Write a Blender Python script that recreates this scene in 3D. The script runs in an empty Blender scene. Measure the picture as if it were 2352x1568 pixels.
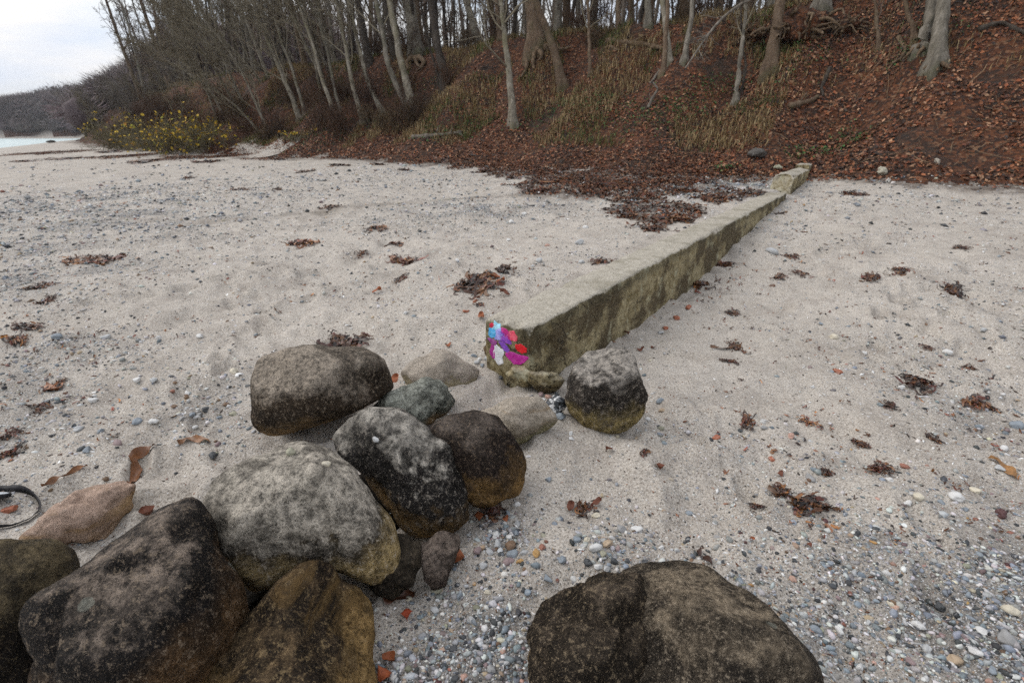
import bpy, math, random
import numpy as np
from mathutils import Vector
from mathutils.bvhtree import BVHTree

# ------------------------------------------------------------------ camera, sky, sun, exposure
sc = bpy.context.scene
col = sc.collection
CAMH = 1.6
PITCH = math.atan((784 - 308) / 1176)
SP, CP = math.sin(PITCH), math.cos(PITCH)
cam = bpy.data.cameras.new('camera'); camo = bpy.data.objects.new('camera', cam); col.objects.link(camo)
cam.lens = 18; cam.sensor_width = 36; cam.clip_start = 0.05; cam.clip_end = 3000
camo.location = (0, 0, CAMH); camo.rotation_euler = (math.pi / 2 - PITCH, 0, 0)
cam.dof.use_dof = True; cam.dof.focus_distance = 2.5; cam.dof.aperture_fstop = 4.0
sc.camera = camo

SUN_EL, SUN_AZ = math.radians(46), math.radians(-75)     # azimuth measured from +Y towards +X
w = bpy.data.worlds.new('World'); sc.world = w; w.use_nodes = True
wn, wl = w.node_tree.nodes, w.node_tree.links
wn.clear()
wo = wn.new('ShaderNodeOutputWorld')
sky = wn.new('ShaderNodeTexSky'); sky.sky_type = 'NISHITA'; sky.sun_disc = False
sky.sun_elevation = SUN_EL; sky.sun_rotation = SUN_AZ; sky.air_density = 1.2; sky.dust_density = 2.0
bg1 = wn.new('ShaderNodeBackground'); bg1.inputs[1].default_value = 0.12
wl.new(sky.outputs[0], bg1.inputs[0])
# broken high overcast: a cloud layer mixed over the clear sky
tc = wn.new('ShaderNodeTexCoord')
mp = wn.new('ShaderNodeMapping'); mp.inputs['Scale'].default_value = (1.0, 1.0, 3.2); mp.inputs['Rotation'].default_value = (0.25, 0.1, 0.4)
wl.new(tc.outputs['Generated'], mp.inputs[0])
no = wn.new('ShaderNodeTexNoise'); no.inputs['Scale'].default_value = 2.3; no.inputs['Detail'].default_value = 7; no.inputs['Roughness'].default_value = 0.52
wl.new(mp.outputs[0], no.inputs[0])
rp = wn.new('ShaderNodeValToRGB'); rp.color_ramp.elements[0].position = 0.36; rp.color_ramp.elements[1].position = 0.56
rp.color_ramp.elements[0].color = (0.45, 0.45, 0.45, 1); rp.color_ramp.elements[1].color = (1, 1, 1, 1)
wl.new(no.outputs[0], rp.inputs[0])
no2 = wn.new('ShaderNodeTexNoise'); no2.inputs['Scale'].default_value = 3.1; no2.inputs['Detail'].default_value = 5
mp2 = wn.new('ShaderNodeMapping'); mp2.inputs['Scale'].default_value = (1.0, 1.0, 4.0); mp2.inputs['Location'].default_value = (3.3, 1.7, 0.4)
wl.new(tc.outputs['Generated'], mp2.inputs[0]); wl.new(mp2.outputs[0], no2.inputs[0])
rp2 = wn.new('ShaderNodeValToRGB'); rp2.color_ramp.elements[0].position = 0.36; rp2.color_ramp.elements[1].position = 0.62
rp2.color_ramp.elements[0].color = (0.66, 0.74, 0.88, 1); rp2.color_ramp.elements[1].color = (1.0, 0.95, 0.89, 1)
wl.new(no2.outputs[0], rp2.inputs[0])
bg2 = wn.new('ShaderNodeBackground'); bg2.inputs[1].default_value = 0.97
wl.new(rp2.outputs[0], bg2.inputs[0])
mx = wn.new('ShaderNodeMixShader')
wl.new(rp.outputs[0], mx.inputs[0]); wl.new(bg1.outputs[0], mx.inputs[1]); wl.new(bg2.outputs[0], mx.inputs[2])
wl.new(mx.outputs[0], wo.inputs[0])

sun = bpy.data.lights.new('sun', 'SUN'); suno = bpy.data.objects.new('sun', sun); col.objects.link(suno)
sun.energy = 1.35; sun.angle = math.radians(55); sun.color = (1.0, 0.95, 0.88)
sd = Vector((math.sin(SUN_AZ) * math.cos(SUN_EL), math.cos(SUN_AZ) * math.cos(SUN_EL), math.sin(SUN_EL)))
suno.rotation_euler = sd.to_track_quat('Z', 'Y').to_euler()

vs = sc.view_settings
vs.view_transform = 'Standard'; vs.look = 'None'; vs.exposure = 0.34; vs.gamma = 1.0
try: vs.use_curve_mapping = False
except Exception: pass
sc.cycles.use_adaptive_sampling = True; sc.cycles.adaptive_threshold = 0.02; sc.cycles.use_denoising = False
sc.cycles.max_bounces = 4; sc.cycles.diffuse_bounces = 2; sc.cycles.glossy_bounces = 2
sc.cycles.transmission_bounces = 2; sc.cycles.volume_bounces = 0; sc.cycles.transparent_max_bounces = 4

# ------------------------------------------------------------------ numeric helpers
rng = np.random.default_rng(7)

def _hash(ix, iy, iz):
    h = (ix * 374761393 + iy * 668265263 + iz * 2147483647 * 3 + 1274126177) & 0xffffffff
    h = ((h ^ (h >> 13)) * 1274126177) & 0xffffffff
    h = ((h ^ (h >> 16)) * 2246822519) & 0xffffffff
    return ((h ^ (h >> 15)) & 0xffffff) / float(0xffffff)

def vnoise(P):
    """value noise in -1..1, P (N,3)"""
    P = np.asarray(P, float); i = np.floor(P).astype(np.int64); f = P - i
    f = f * f * f * (f * (f * 6 - 15) + 10)
    out = 0
    for dx in (0, 1):
        wx = f[:, 0] if dx else 1 - f[:, 0]
        for dy in (0, 1):
            wy = f[:, 1] if dy else 1 - f[:, 1]
            for dz in (0, 1):
                wz = f[:, 2] if dz else 1 - f[:, 2]
                out = out + wx * wy * wz * _hash(i[:, 0] + dx, i[:, 1] + dy, i[:, 2] + dz)
    return out * 2 - 1

def fbm(P, octaves=4, gain=0.5, seed=0.0):
    P = np.asarray(P, float) + seed * 17.31; s = 0; a = 1.0
    for k in range(octaves):
        s = s + a * vnoise(P); P = P * 2.03 + 5.7; a *= gain
    return s

def fbm2(x, y, octaves=4, gain=0.5, seed=0.0):
    return fbm(np.stack([x, y, np.zeros_like(x)], -1), octaves, gain, seed)

def sstep(e0, e1, x):
    t = np.clip((x - e0) / (e1 - e0), 0, 1); return t * t * (3 - 2 * t)

SX, SY, NX, NY = 0.82, -0.573, 0.573, 0.82        # shore-parallel and shore-normal directions

def to_ab(x, y): return x * SX + y * SY, x * NX + y * NY
def to_xy(a, b):
    d = SX * NY - SY * NX
    return (a * NY - b * SY) / d, (SX * b - NX * a) / d

def foot_b(a): return np.interp(a, [-450, -390, -370, -350, -330, -255, -172, -142, -100, -70, -45, -20, 60], [12, 92, 110, 128, 135, 90, 54.5, 43, 30, 22, 15.8, 15.2, 15.2])
def shore_b(a): return np.interp(a, [-450, -390, -370, -345, -330, -255, -172, -142, -120, -100, -50, 0, 60], [0, 80, 98, 118, 125, 84, 47, 34, 25, 18, 2, -10, -14])

PITS = [(-.98, 1.36, .16, .34), (-.62, 1.93, .15, .16), (-.40, 1.72, .12, .05)]      # hollows scoured between the boulders
PIT_ON = False
_fr = np.random.default_rng(3); FEET = []
for _k in range(26):                                                # trails of trampling across the near sand
    _x, _y, _an = _fr.uniform(-5, 5), _fr.uniform(1.5, 7.5), _fr.uniform(0, 6.28)
    for _s in range(_fr.integers(3, 8)):
        _an += _fr.normal(0, .25); _x += math.cos(_an) * .42; _y += math.sin(_an) * .42
        FEET.append((_x - math.sin(_an) * .09 * (-1) ** _s, _y + math.cos(_an) * .09 * (-1) ** _s, _an + _fr.normal(0, .15), _fr.uniform(.024, .05), _fr.uniform(.8, 1.2)))
def tread(x, y):
    out = np.zeros_like(x); m = np.hypot(x, y) < 9; xs, ys = x[m], y[m]; d = np.zeros_like(xs)
    if len(xs) < 900:                       # few points: all prints at once
        q_ = np.array(FEET); dx, dy = xs[:, None] - q_[None, :, 0], ys[:, None] - q_[None, :, 1]; c, s_ = np.cos(q_[:, 2]), np.sin(q_[:, 2])
        u = (dx * c + dy * s_) / (.14 * q_[:, 4]); v = (-dx * s_ + dy * c) / (.055 * q_[:, 4]); q = np.minimum(u * u + v * v, 60)
        near = (np.abs(dx) < .35) & (np.abs(dy) < .35)
        out[m] = (near * q_[:, 3] * (-np.exp(-q * q * .8) + .55 * np.exp(-(np.sqrt(q) - 1.45) ** 2 * 6))).sum(1); return out
    for fx, fy, an, dp, sz in FEET:
        n_ = (np.abs(xs - fx) < .35) & (np.abs(ys - fy) < .35)
        if not n_.any(): continue
        c, s_ = math.cos(an), math.sin(an); u = ((xs[n_] - fx) * c + (ys[n_] - fy) * s_) / (.14 * sz); v = (-(xs[n_] - fx) * s_ + (ys[n_] - fy) * c) / (.055 * sz); q = u * u + v * v
        d[n_] += dp * (-np.exp(-q * q * .8) + .55 * np.exp(-(np.sqrt(q) - 1.45) ** 2 * 6))
    out[m] = d; return out
def H(x, y, fine=True):
    x = np.asarray(x, float); y = np.asarray(y, float)
    a, b = to_ab(x, y)
    bb = b - foot_b(a) + 15.2 + 0.35 * np.sin(a * 0.7) + 0.2 * np.sin(a * 1.9 + 1)
    R = np.interp(bb, [-30, -10, 0, 1.5, 2.8, 4.0, 5.7, 7, 8.5, 10, 12.4, 14, 15.2], [-2.5, -.5, -.02, 0, -.03, -.10, -.10, 0.0, .13, .23, .38, .48, .60])
    Ln = np.interp(bb, [-30, -10, 0, 1.2, 2.0, 2.5, 3, 3.6, 5, 8, 12, 15.2], [-2.5, -.5, -.02, 0, .06, .13, .28, .38, .405, .41, .43, .60])
    Lf = np.interp(bb, [-30, -10, 0, 2, 5, 10, 15.2], [-2.5, -.5, 0, .06, .17, .34, .60])
    wf = sstep(0, 1, (-2.3 - a) / 3.5)
    Lz = Ln * (1 - wf) + Lf * wf
    left = sstep(-1.80, -1.92, a)
    z = R * (1 - left) + Lz * left
    bank = np.interp(bb, [15.2, 16.4, 17.5, 19, 20.8, 21.7, 22.5, 24, 30, 60, 200], [0, .55, 1.2, 2.3, 4.0, 4.75, 5.0, 5.15, 5.5, 6.2, 9])
    bank = bank + sstep(-80, -170, a) * np.clip(bb - 17, 0, 60) * np.interp(a, [-440, -400, -365, -200], [.10, .17, .31, .27])      # the far coast climbs to a wooded hill
    kR = sstep(-5, 5, a)
    bank = bank + kR * np.clip(bb - 17.5, 0, 14) * 0.34
    z = z + bank
    wb = sstep(15.5, 18, bb)
    z = z + wb * (0.22 * fbm2(x * .45, y * .45, 3) + .07 * fbm2(x * 2, y * 2, 2))
    sd_ = b - shore_b(a); sea = sd_ * 0.12 - 0.6 + np.clip(sd_ - 12, 0, None) * 1.5
    z = np.minimum(z, np.where(a < -20, sea, 99.))
    z = z + 0.035 * (1 - wb) * fbm2(x * .8, y * .8, 2, seed=2)
    for hx, hy, hr, hd in (PITS if PIT_ON else ()): z = z - hd * np.exp(-((x - hx) ** 2 + (y - hy) ** 2) / hr ** 2)
    if fine:
        r = np.hypot(x, y)
        k = (1 - wb) * sstep(30, 9, r)
        rough = 0.45 + 0.75 * sstep(-0.35, 0.5, fbm2(x * .55, y * .55, 2, seed=9))
        d = fbm2(x * 4.2, y * 4.2, 3, .55, seed=4)
        z = z + k * rough * (0.034 * d - 0.060 * np.clip(fbm2(x * 5.0, y * 5.0, 1, seed=6) - .35, 0, 1)) + k * 0.006 * fbm2(x * 22, y * 22, 2, seed=5) + k * tread(x, y)
    return z

def ray(u, v):
    x = (u - 1176) / 1176.; yy = -(v - 784) / 1176.
    return np.array([x, CP + yy * SP, -SP + yy * CP])
CAM = np.array([0, 0, CAMH]); VERB = False
_T = np.geomspace(0.7, 400, 420)
def hit(u, v):
    d = ray(u, v); P = CAM + _T[:, None] * d
    g = P[:, 2] - H(P[:, 0], P[:, 1])
    k = int(np.argmax(g < 0))
    if g[k] >= 0:                       # grazes the crest: nearest approach within the bank
        t = _T[int(np.argmin(np.where((_T > 8) & (_T < 45), g / _T, 99)))]
        if VERB: print('MISS', u, v, t)
    else:
        k = max(k, 1); t = _T[k - 1] + (_T[k] - _T[k - 1]) * g[k - 1] / (g[k - 1] - g[k] + 1e-9)
    p = CAM + t * d
    p[2] = H(p[:1], p[1:2])[0]
    return p, t
def at_depth(u, v, t): return CAM + ray(u, v) * t
def proj(P):
    P = np.atleast_2d(P); q = P - CAM
    f = q[:, 1] * CP - q[:, 2] * SP; up = q[:, 1] * SP + q[:, 2] * CP
    f = np.where(f < 1e-3, 1e-3, f)
    return 1176 + 1176 * q[:, 0] / f, 784 - 1176 * up / f, f

def mesh_np(name, V, F, mat=None, colr=None, smooth=True, parent=None, origin=None, mask=None):
    """F: list of int arrays with 3 or 4 columns"""
    V = np.asarray(V, float)
    if origin is not None: V = V - np.asarray(origin)
    me = bpy.data.meshes.new(name)
    Fs = [np.asarray(f, np.int32) for f in F if len(f)]
    loops = np.concatenate([f.ravel() for f in Fs]); tot = np.concatenate([np.full(len(f), f.shape[1], np.int32) for f in Fs])
    me.vertices.add(len(V)); me.vertices.foreach_set('co', V.astype(np.float32).ravel())
    me.loops.add(len(loops)); me.loops.foreach_set('vertex_index', loops)
    me.polygons.add(len(tot)); st = np.zeros(len(tot), np.int32); st[1:] = np.cumsum(tot)[:-1]
    me.polygons.foreach_set('loop_start', st)
    try: me.polygons.foreach_set('loop_total', tot)
    except Exception: pass
    me.update(calc_edges=True); me.validate()
    me.polygons.foreach_set('use_smooth', np.full(len(me.polygons), smooth, bool))
    for nm, arr in (('Col', colr), ('Mask', mask)):
        if arr is not None:
            at = me.color_attributes.new(nm, 'FLOAT_COLOR', 'POINT')
            c = np.ones((len(V), 4), np.float32); c[:, :arr.shape[1]] = arr
            at.data.foreach_set('color', c.ravel())
    if mat: me.materials.append(mat)
    o = bpy.data.objects.new(name, me); col.objects.link(o)
    if origin is not None and parent is None: o.location = tuple(origin)
    if parent is not None: o.parent = parent
    return o

def empty(name, loc=(0, 0, 0)):
    o = bpy.data.objects.new(name, None); o.location = tuple(loc); col.objects.link(o); o.empty_display_size = .1
    return o
def tag(o, label=None, cat=None, group=None, kind=None):
    if label: o['label'] = label
    if cat: o['category'] = cat
    if group: o['group'] = group
    if kind: o['kind'] = kind
    return o
def copy_tree(o, parent=None):
    c = o.copy(); col.objects.link(c); c.parent = parent
    for ch in o.children: copy_tree(ch, c)
    return c

def icosphere(sub):
    import bmesh
    bm = bmesh.new(); bmesh.ops.create_icosphere(bm, subdivisions=sub, radius=1)
    V = np.array([v.co[:] for v in bm.verts]); F = np.array([[v.index for v in f.verts] for f in bm.faces]); bm.free()
    return V, F

def eul(n, tilt=math.pi, r=rng):
    """random rotations: spin about z, then a tilt up to `tilt` about a random horizontal axis; (n,3,3)"""
    al = r.uniform(0, 2 * math.pi, n); be = r.uniform(-tilt, tilt, n); ga = r.uniform(0, 2 * math.pi, n)
    def Rz(t):
        M = np.zeros((n, 3, 3)); M[:, 0, 0] = M[:, 1, 1] = np.cos(t); M[:, 0, 1] = -np.sin(t); M[:, 1, 0] = np.sin(t); M[:, 2, 2] = 1; return M
    Mx = np.zeros((n, 3, 3)); Mx[:, 0, 0] = 1; Mx[:, 1, 1] = Mx[:, 2, 2] = np.cos(be); Mx[:, 1, 2] = -np.sin(be); Mx[:, 2, 1] = np.sin(be)
    return Rz(al) @ Mx @ Rz(ga)

def stamp(protoV, protoF, pos, R, S, C):
    """join copies of one small shape; pos (n,3) R (n,3,3) S (n,3) C (n,3)"""
    n = len(pos); k = len(protoV)
    V = np.einsum('nij,nkj->nki', R, protoV[None] * S[:, None, :]) + pos[:, None, :]
    F = protoF[None] + (np.arange(n) * k)[:, None, None]
    return V.reshape(-1, 3), F.reshape(-1, protoF.shape[1]), np.repeat(C, k, 0)

def join(parts):
    Vs, Fs, Cs, off = [], {}, [], 0
    for V, F, C in parts:
        if not isinstance(F, list): F = [F]
        for f in F:
            if len(f): Fs.setdefault(f.shape[1], []).append(f + off)
        Vs.append(V); Cs.append(C); off += len(V)
    return np.concatenate(Vs), [np.concatenate(x) for x in Fs.values()], np.concatenate(Cs)

def terrain_normal(x, y, e=0.15):
    nx = H(x - e, y, False) - H(x + e, y, False); ny = H(x, y - e, False) - H(x, y + e, False)
    n = np.stack([nx, ny, np.full_like(nx, 2 * e)], -1)
    return n / np.linalg.norm(n, axis=1)[:, None]
def align(nrm):
    """rotation matrices taking z to nrm"""
    n = nrm; x = np.cross(np.array([0, 1.0, 0])[None], n); x /= np.linalg.norm(x, axis=1)[:, None]; y = np.cross(n, x)
    return np.stack([x, y, n], -1)

# ------------------------------------------------------------------ materials
class MT:
    def __init__(s, name, rough=0.9):
        s.m = bpy.data.materials.new(name); s.m.use_nodes = True
        s.t = s.m.node_tree; s.b = s.t.nodes['Principled BSDF']; s.b.inputs['Roughness'].default_value = rough
        try: s.b.inputs['Specular IOR Level'].default_value = 0.3
        except Exception: pass
        s.co = s.t.nodes.new('ShaderNodeTexCoord'); s.obj = s.co.outputs['Object']
    def put(s, sock, v):
        if hasattr(v, 'node'): s.t.links.new(v, sock)
        elif v is not None:
            if isinstance(v, tuple) and len(v) == 3 and sock.type == 'RGBA': v = (*v, 1)
            sock.default_value = v
    def noise(s, scale, detail=4, rough=.55, vec=None, dist=0.0):
        n = s.t.nodes.new('ShaderNodeTexNoise'); s.put(n.inputs['Vector'], vec or s.obj)
        n.inputs['Scale'].default_value = scale; n.inputs['Detail'].default_value = detail; n.inputs['Roughness'].default_value = rough; n.inputs['Distortion'].default_value = dist
        return n.outputs[0]
    def voro(s, scale, vec=None, feature='F1', rnd=1.0):
        n = s.t.nodes.new('ShaderNodeTexVoronoi'); n.feature = feature; s.put(n.inputs['Vector'], vec or s.obj)
        n.inputs['Scale'].default_value = scale; n.inputs['Randomness'].default_value = rnd
        return n
    def mapr(s, vec=None, scale=(1, 1, 1), rot=(0, 0, 0), loc=(0, 0, 0)):
        n = s.t.nodes.new('ShaderNodeMapping'); s.put(n.inputs[0], vec or s.obj)
        n.inputs['Scale'].default_value = scale; n.inputs['Rotation'].default_value = rot; n.inputs['Location'].default_value = loc
        return n.outputs[0]
    def ramp(s, fac, stops, interp='LINEAR'):
        n = s.t.nodes.new('ShaderNodeValToRGB'); r = n.color_ramp; r.interpolation = interp
        while len(r.elements) < len(stops): r.elements.new(0.5)
        for e, (p, c) in zip(r.elements, stops):
            e.position = p; e.color = (c, c, c, 1) if isinstance(c, (int, float)) else (*c, 1)
        s.put(n.inputs[0], fac); return n.outputs[0]
    def math(s, op, a, b=None, clamp=False):
        n = s.t.nodes.new('ShaderNodeMath'); n.operation = op; n.use_clamp = clamp
        s.put(n.inputs[0], a)
        if b is not None: s.put(n.inputs[1], b)
        return n.outputs[0]
    def mix(s, f, a, b, mode='MIX'):
        n = s.t.nodes.new('ShaderNodeMix'); n.data_type = 'RGBA'; n.blend_type = mode
        s.put(n.inputs['Factor'], f); s.put(n.inputs[6], a); s.put(n.inputs[7], b); return n.outputs[2]
    def sep(s, v):
        n = s.t.nodes.new('ShaderNodeSeparateXYZ'); s.put(n.inputs[0], v); return n.outputs
    def seprgb(s, v):
        n = s.t.nodes.new('ShaderNodeSeparateColor'); s.put(n.inputs[0], v); return n.outputs
    def attr(s, name):
        n = s.t.nodes.new('ShaderNodeAttribute'); n.attribute_name = name; return n.outputs['Color']
    def normal(s):
        n = s.t.nodes.new('ShaderNodeNewGeometry'); return n.outputs['Normal']
    def bump(s, h, strength=.5, dist=.01, prev=None):
        n = s.t.nodes.new('ShaderNodeBump'); n.inputs['Strength'].default_value = strength; n.inputs['Distance'].default_value = dist
        s.put(n.inputs['Height'], h)
        if prev is not None: s.put(n.inputs['Normal'], prev)
        s.put(s.b.inputs['Normal'], n.outputs[0]); return n.outputs[0]
    def base(s, c): s.put(s.b.inputs['Base Color'], c); return s
    def rough(s, c): s.put(s.b.inputs['Roughness'], c); return s

def mat_sand():
    M = MT('dry_sand', .95)
    mk = M.seprgb(M.attr('Mask')); grav, wet, lit = mk[0], mk[1], mk[2]
    big = M.noise(.9, 4); mid = M.noise(9, 5, .6); fine = M.noise(95, 4, .75); grain = M.noise(330, 2, .8)
    c = M.mix(M.ramp(big, [(.35, 0), (.68, 1)]), (.465, .425, .372), (.555, .51, .452))
    c = M.mix(M.math('MULTIPLY', M.ramp(mid, [(.42, 0), (.60, 1)]), .38), c, (.35, .31, .27))
    c = M.mix(M.ramp(M.math('ADD', M.math('MULTIPLY', M.noise(2.4, 5, .62), .7), M.math('MULTIPLY', fine, .3)), [(.50, 0), (.62, .55)]), c, (.24, .205, .175))
    c = M.mix(M.ramp(fine, [(.38, .95), (.49, 0)]), c, (.18, .155, .13))
    c = M.mix(M.ramp(fine, [(.55, 0), (.64, .75)]), c, (.74, .70, .64))
    c = M.mix(M.ramp(grain, [(.30, .7), (.42, 0)]), c, (.20, .17, .15))
    c = M.mix(M.ramp(grain, [(.58, 0), (.70, .7)]), c, (.74, .70, .64))
    c = M.mix(M.ramp(grav, [(.35, 0), (.85, .85)]), c, M.mix(M.ramp(fine, [(.40, 0), (.58, 1)]), (.060, .058, .056), (.24, .225, .21)))
    # shingle too small or too far to model: single grains and stones by cell
    pos = M.sep(M.obj)
    rad = M.math('SQRT', M.math('ADD', M.math('MULTIPLY', pos[0], pos[0]), M.math('MULTIPLY', pos[1], pos[1])))
    for sc_, lo, hi, thr in ((38, 5.0, 9.0, .48), (16, 9, 16, .52), (170, -2, -1, .36)):
        v = M.voro(sc_); cr = M.seprgb(v.outputs['Color'])
        far = M.math('SUBTRACT', rad, lo); far = M.math('DIVIDE', far, hi - lo, True)
        dens = M.math('ADD', M.math('MULTIPLY', grav, .75), M.math('MULTIPLY', M.ramp(M.noise(1.3, 4), [(.40, 0), (.66, 1)]), .42))
        on = M.math('GREATER_THAN', dens, M.math('ADD', M.math('MULTIPLY', cr[0], .8), thr - .35))
        inn = M.math('LESS_THAN', v.outputs['Distance'], M.math('ADD', M.math('MULTIPLY', cr[1], .35), .16))
        k = M.math('MULTIPLY', M.math('MULTIPLY', on, inn), far)
        pc = M.ramp(cr[2], [(0, (.05, .055, .06)), (.25, (.12, .13, .14)), (.45, (.25, .27, .29)), (.6, (.52, .52, .52)), (.74, (.74, .74, .75)), (.88, (.20, .12, .085)), (.93, (.42, .34, .24)), (1, (.85, .85, .84))], 'CONSTANT')
        c = M.mix(M.math('MULTIPLY', k, .9), c, pc)
    c = M.mix(M.math('MULTIPLY', lit, M.ramp(M.noise(5, 5, .7), [(.3, .3), (.62, 1)])), c, (.060, .038, .026))
    c = M.mix(wet, c, M.mix(1.0, c, (.50, .47, .44), 'MULTIPLY'))
    M.base(c)
    n = M.bump(mid, .45, .02); n = M.bump(fine, .8, .008, n); M.bump(grain, .6, .003, n)
    return M.m

def mat_bank():
    M = MT('leafy_soil', .95)
    big = M.noise(.5, 4); mid = M.noise(3.5, 6, .65); leaf = M.voro(14); cr = M.seprgb(leaf.outputs['Color'])
    lc = M.ramp(cr[0], [(0, (.022, .014, .011)), (.3, (.048, .020, .011)), (.6, (.085, .032, .015)), (.85, (.13, .050, .022)), (1, (.17, .095, .055))])
    soil = M.mix(M.ramp(mid, [(.3, 0), (.7, 1)]), (.018, .013, .011), (.050, .034, .024))
    c = M.mix(M.ramp(M.math('ADD', M.math('MULTIPLY', big, .5), M.math('MULTIPLY', mid, .5)), [(.38, 0), (.52, 1)]), soil, lc)
    M.base(c); n = M.bump(leaf.outputs['Distance'], .7, .04); M.bump(mid, .5, .05, n)
    return M.m

def mat_attr(name, rough=.8, vary=.35, scale=30, spec=.3, bump=0, trans=0):
    M = MT(name, rough); c = M.attr('Col')
    n = M.noise(scale, 4, .6)
    c = M.mix(1.0, c, M.ramp(n, [(.25, 1 - vary), (.75, 1.0 + vary)]), 'MULTIPLY')
    M.base(c)
    try: M.b.inputs['Specular IOR Level'].default_value = spec
    except Exception: pass
    if bump: M.bump(n, .6, bump)
    return M.m

def mat_pebble():
    M = MT('pebble_stone', .62); c = M.attr('Col')
    n = M.noise(120, 4, .65); s = M.mapr(None, (30, 90, 60), (.4, .7, .2)); v = M.noise(1.0, 3, .6, s)
    c = M.mix(1.0, c, M.ramp(n, [(.25, .72), (.75, 1.22)]), 'MULTIPLY')
    c = M.mix(M.ramp(v, [(.60, 0), (.68, .45)]), c, (.60, .60, .60))
    M.base(c); M.bump(n, .35, .003); return M.m

def mat_bark(name, c1, c2, c3, sc_=6, moss=None):
    M = MT(name, .9)
    v = M.mapr(None, (1, 1, .22)); n = M.noise(sc_, 6, .65, v); f = M.noise(sc_ * 5, 4, .7, v); b = M.noise(1.1, 3)
    c = M.ramp(n, [(.28, c1), (.5, c2), (.72, c3)])
    c = M.mix(M.ramp(f, [(.38, .45), (.52, 0)]), c, tuple(x * .45 for x in c1))
    if moss: c = M.mix(M.ramp(b, [(.50, 0), (.64, .75)]), c, moss)
    M.base(c); n2 = M.bump(n, .6, .03); M.bump(f, .5, .01, n2); return M.m

def mat_rock(name, top, mid, low, spk, hgt, z1=.28, z2=.60, dust=.6, spots=.7, rough=.8, grain=55, seed=0.0, vein=None, blot=.6, con=1.0):
    """weathered glacial boulder: ochre algae-stained foot, dark lichened middle, pale dusty crown, flecks and round lichens"""
    mid = tuple(x * .72 for x in mid)
    M = MT(name, rough); o = M.mapr(None, (1, 1, 1), (0, 0, 0), (seed, seed * 1.7, 0))
    z = M.math('DIVIDE', M.sep(M.obj)[2], hgt)
    n1 = M.noise(2.6 / max(hgt, .3) * .5, 5, .6, o); n2 = M.noise(13, 8, .68, o, .4); n3 = M.noise(grain, 5, .75, o); n4 = M.noise(grain * 4, 3, .8, o)
    str_ = M.noise(1.0, 6, .7, M.mapr(o, (26, 26, 7), (.5, .3, 0)))
    zz = M.math('ADD', z, M.math('MULTIPLY', M.math('SUBTRACT', n1, .5), 1.05))
    zz = M.math('ADD', zz, M.math('MULTIPLY', M.math('SUBTRACT', n2, .5), .50))
    c = M.ramp(zz, [(0, low), (max(z1 - .09, .01), low), (z1 + .09, mid), (z2 - .08, mid), (z2 + .14, top)])
    # pale crust where the surface faces up
    nz = M.sep(M.normal())[2]
    up = M.math('ADD', M.math('MULTIPLY', nz, .85), M.math('MULTIPLY', M.math('SUBTRACT', n2, .5), 1.1))
    up = M.math('ADD', up, M.math('MULTIPLY', M.math('SUBTRACT', str_, .5), .8))
    c = M.mix(M.math('MULTIPLY', M.ramp(up, [(.64, 0), (.88, 1)]), dust), c, top)
    # dark lichen blotches with ragged edges
    bl = M.math('ADD', M.math('MULTIPLY', M.noise(4.2, 7, .62, M.mapr(o, (1, 1, 1.6), (.3, .2, 0), (4, 2, 1)), .6), .8), M.math('MULTIPLY', n3, .2))
    c = M.mix(M.math('MULTIPLY', M.ramp(bl, [(.50, 0), (.55, 1)]), blot), c, tuple(x * .5 for x in mid))
    # mottling and mineral flecks: strong light and dark grains
    g1 = M.math('ADD', M.math('MULTIPLY', n3, .55), M.math('MULTIPLY', n2, .30)); g1 = M.math('ADD', g1, M.math('MULTIPLY', str_, .15))
    c = M.mix(con, c, M.ramp(g1, [(.36, .12), (.44, .48), (.505, 1.0), (.57, 1.5), (.64, 2.2)]), 'MULTIPLY')
    c = M.mix(M.math('MULTIPLY', M.ramp(n3, [(.55, 0), (.63, 1)]), .55), c, spk)
    c = M.mix(M.math('MULTIPLY', M.ramp(n4, [(.56, 0), (.66, 1)]), .5 * con), c, spk)
    c = M.mix(M.math('MULTIPLY', M.ramp(n4, [(.34, 1), (.44, 0)]), .55 * con), c, tuple(x * .4 for x in mid))
    if vein: c = M.mix(M.ramp(M.noise(1.0, 5, .6, M.mapr(o, (3, 3, 22), (.7, .5, 0))), [(.54, 0), (.66, .8)]), c, vein)
    # round crustose lichens
    v = M.voro(7.5, M.mapr(o, (1, 1, 1), (0, 0, 0), (.3, 0, .2))); cr = M.seprgb(v.outputs['Color'])
    dd = M.math('ADD', v.outputs['Distance'], M.math('MULTIPLY', M.math('SUBTRACT', n3, .5), .10))
    ring = M.math('MULTIPLY', M.math('LESS_THAN', dd, M.math('ADD', M.math('MULTIPLY', cr[1], .13), .05)), M.math('GREATER_THAN', cr[0], spots))
    c = M.mix(M.math('MULTIPLY', ring, M.ramp(n3, [(.3, .2), (.6, .85)])), c, (.25, .255, .215))
    M.base(c)
    M.rough(M.ramp(n2, [(.3, rough - .12), (.7, min(rough + .15, 1))])); M.b.inputs['Specular IOR Level'].default_value = .14
    h = M.math('ADD', n2, M.math('MULTIPLY', n3, .5))
    n = M.bump(h, .9, .03); n = M.bump(str_, .5, .014, n); M.bump(n4, .6, .004, n)
    return M.m

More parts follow.
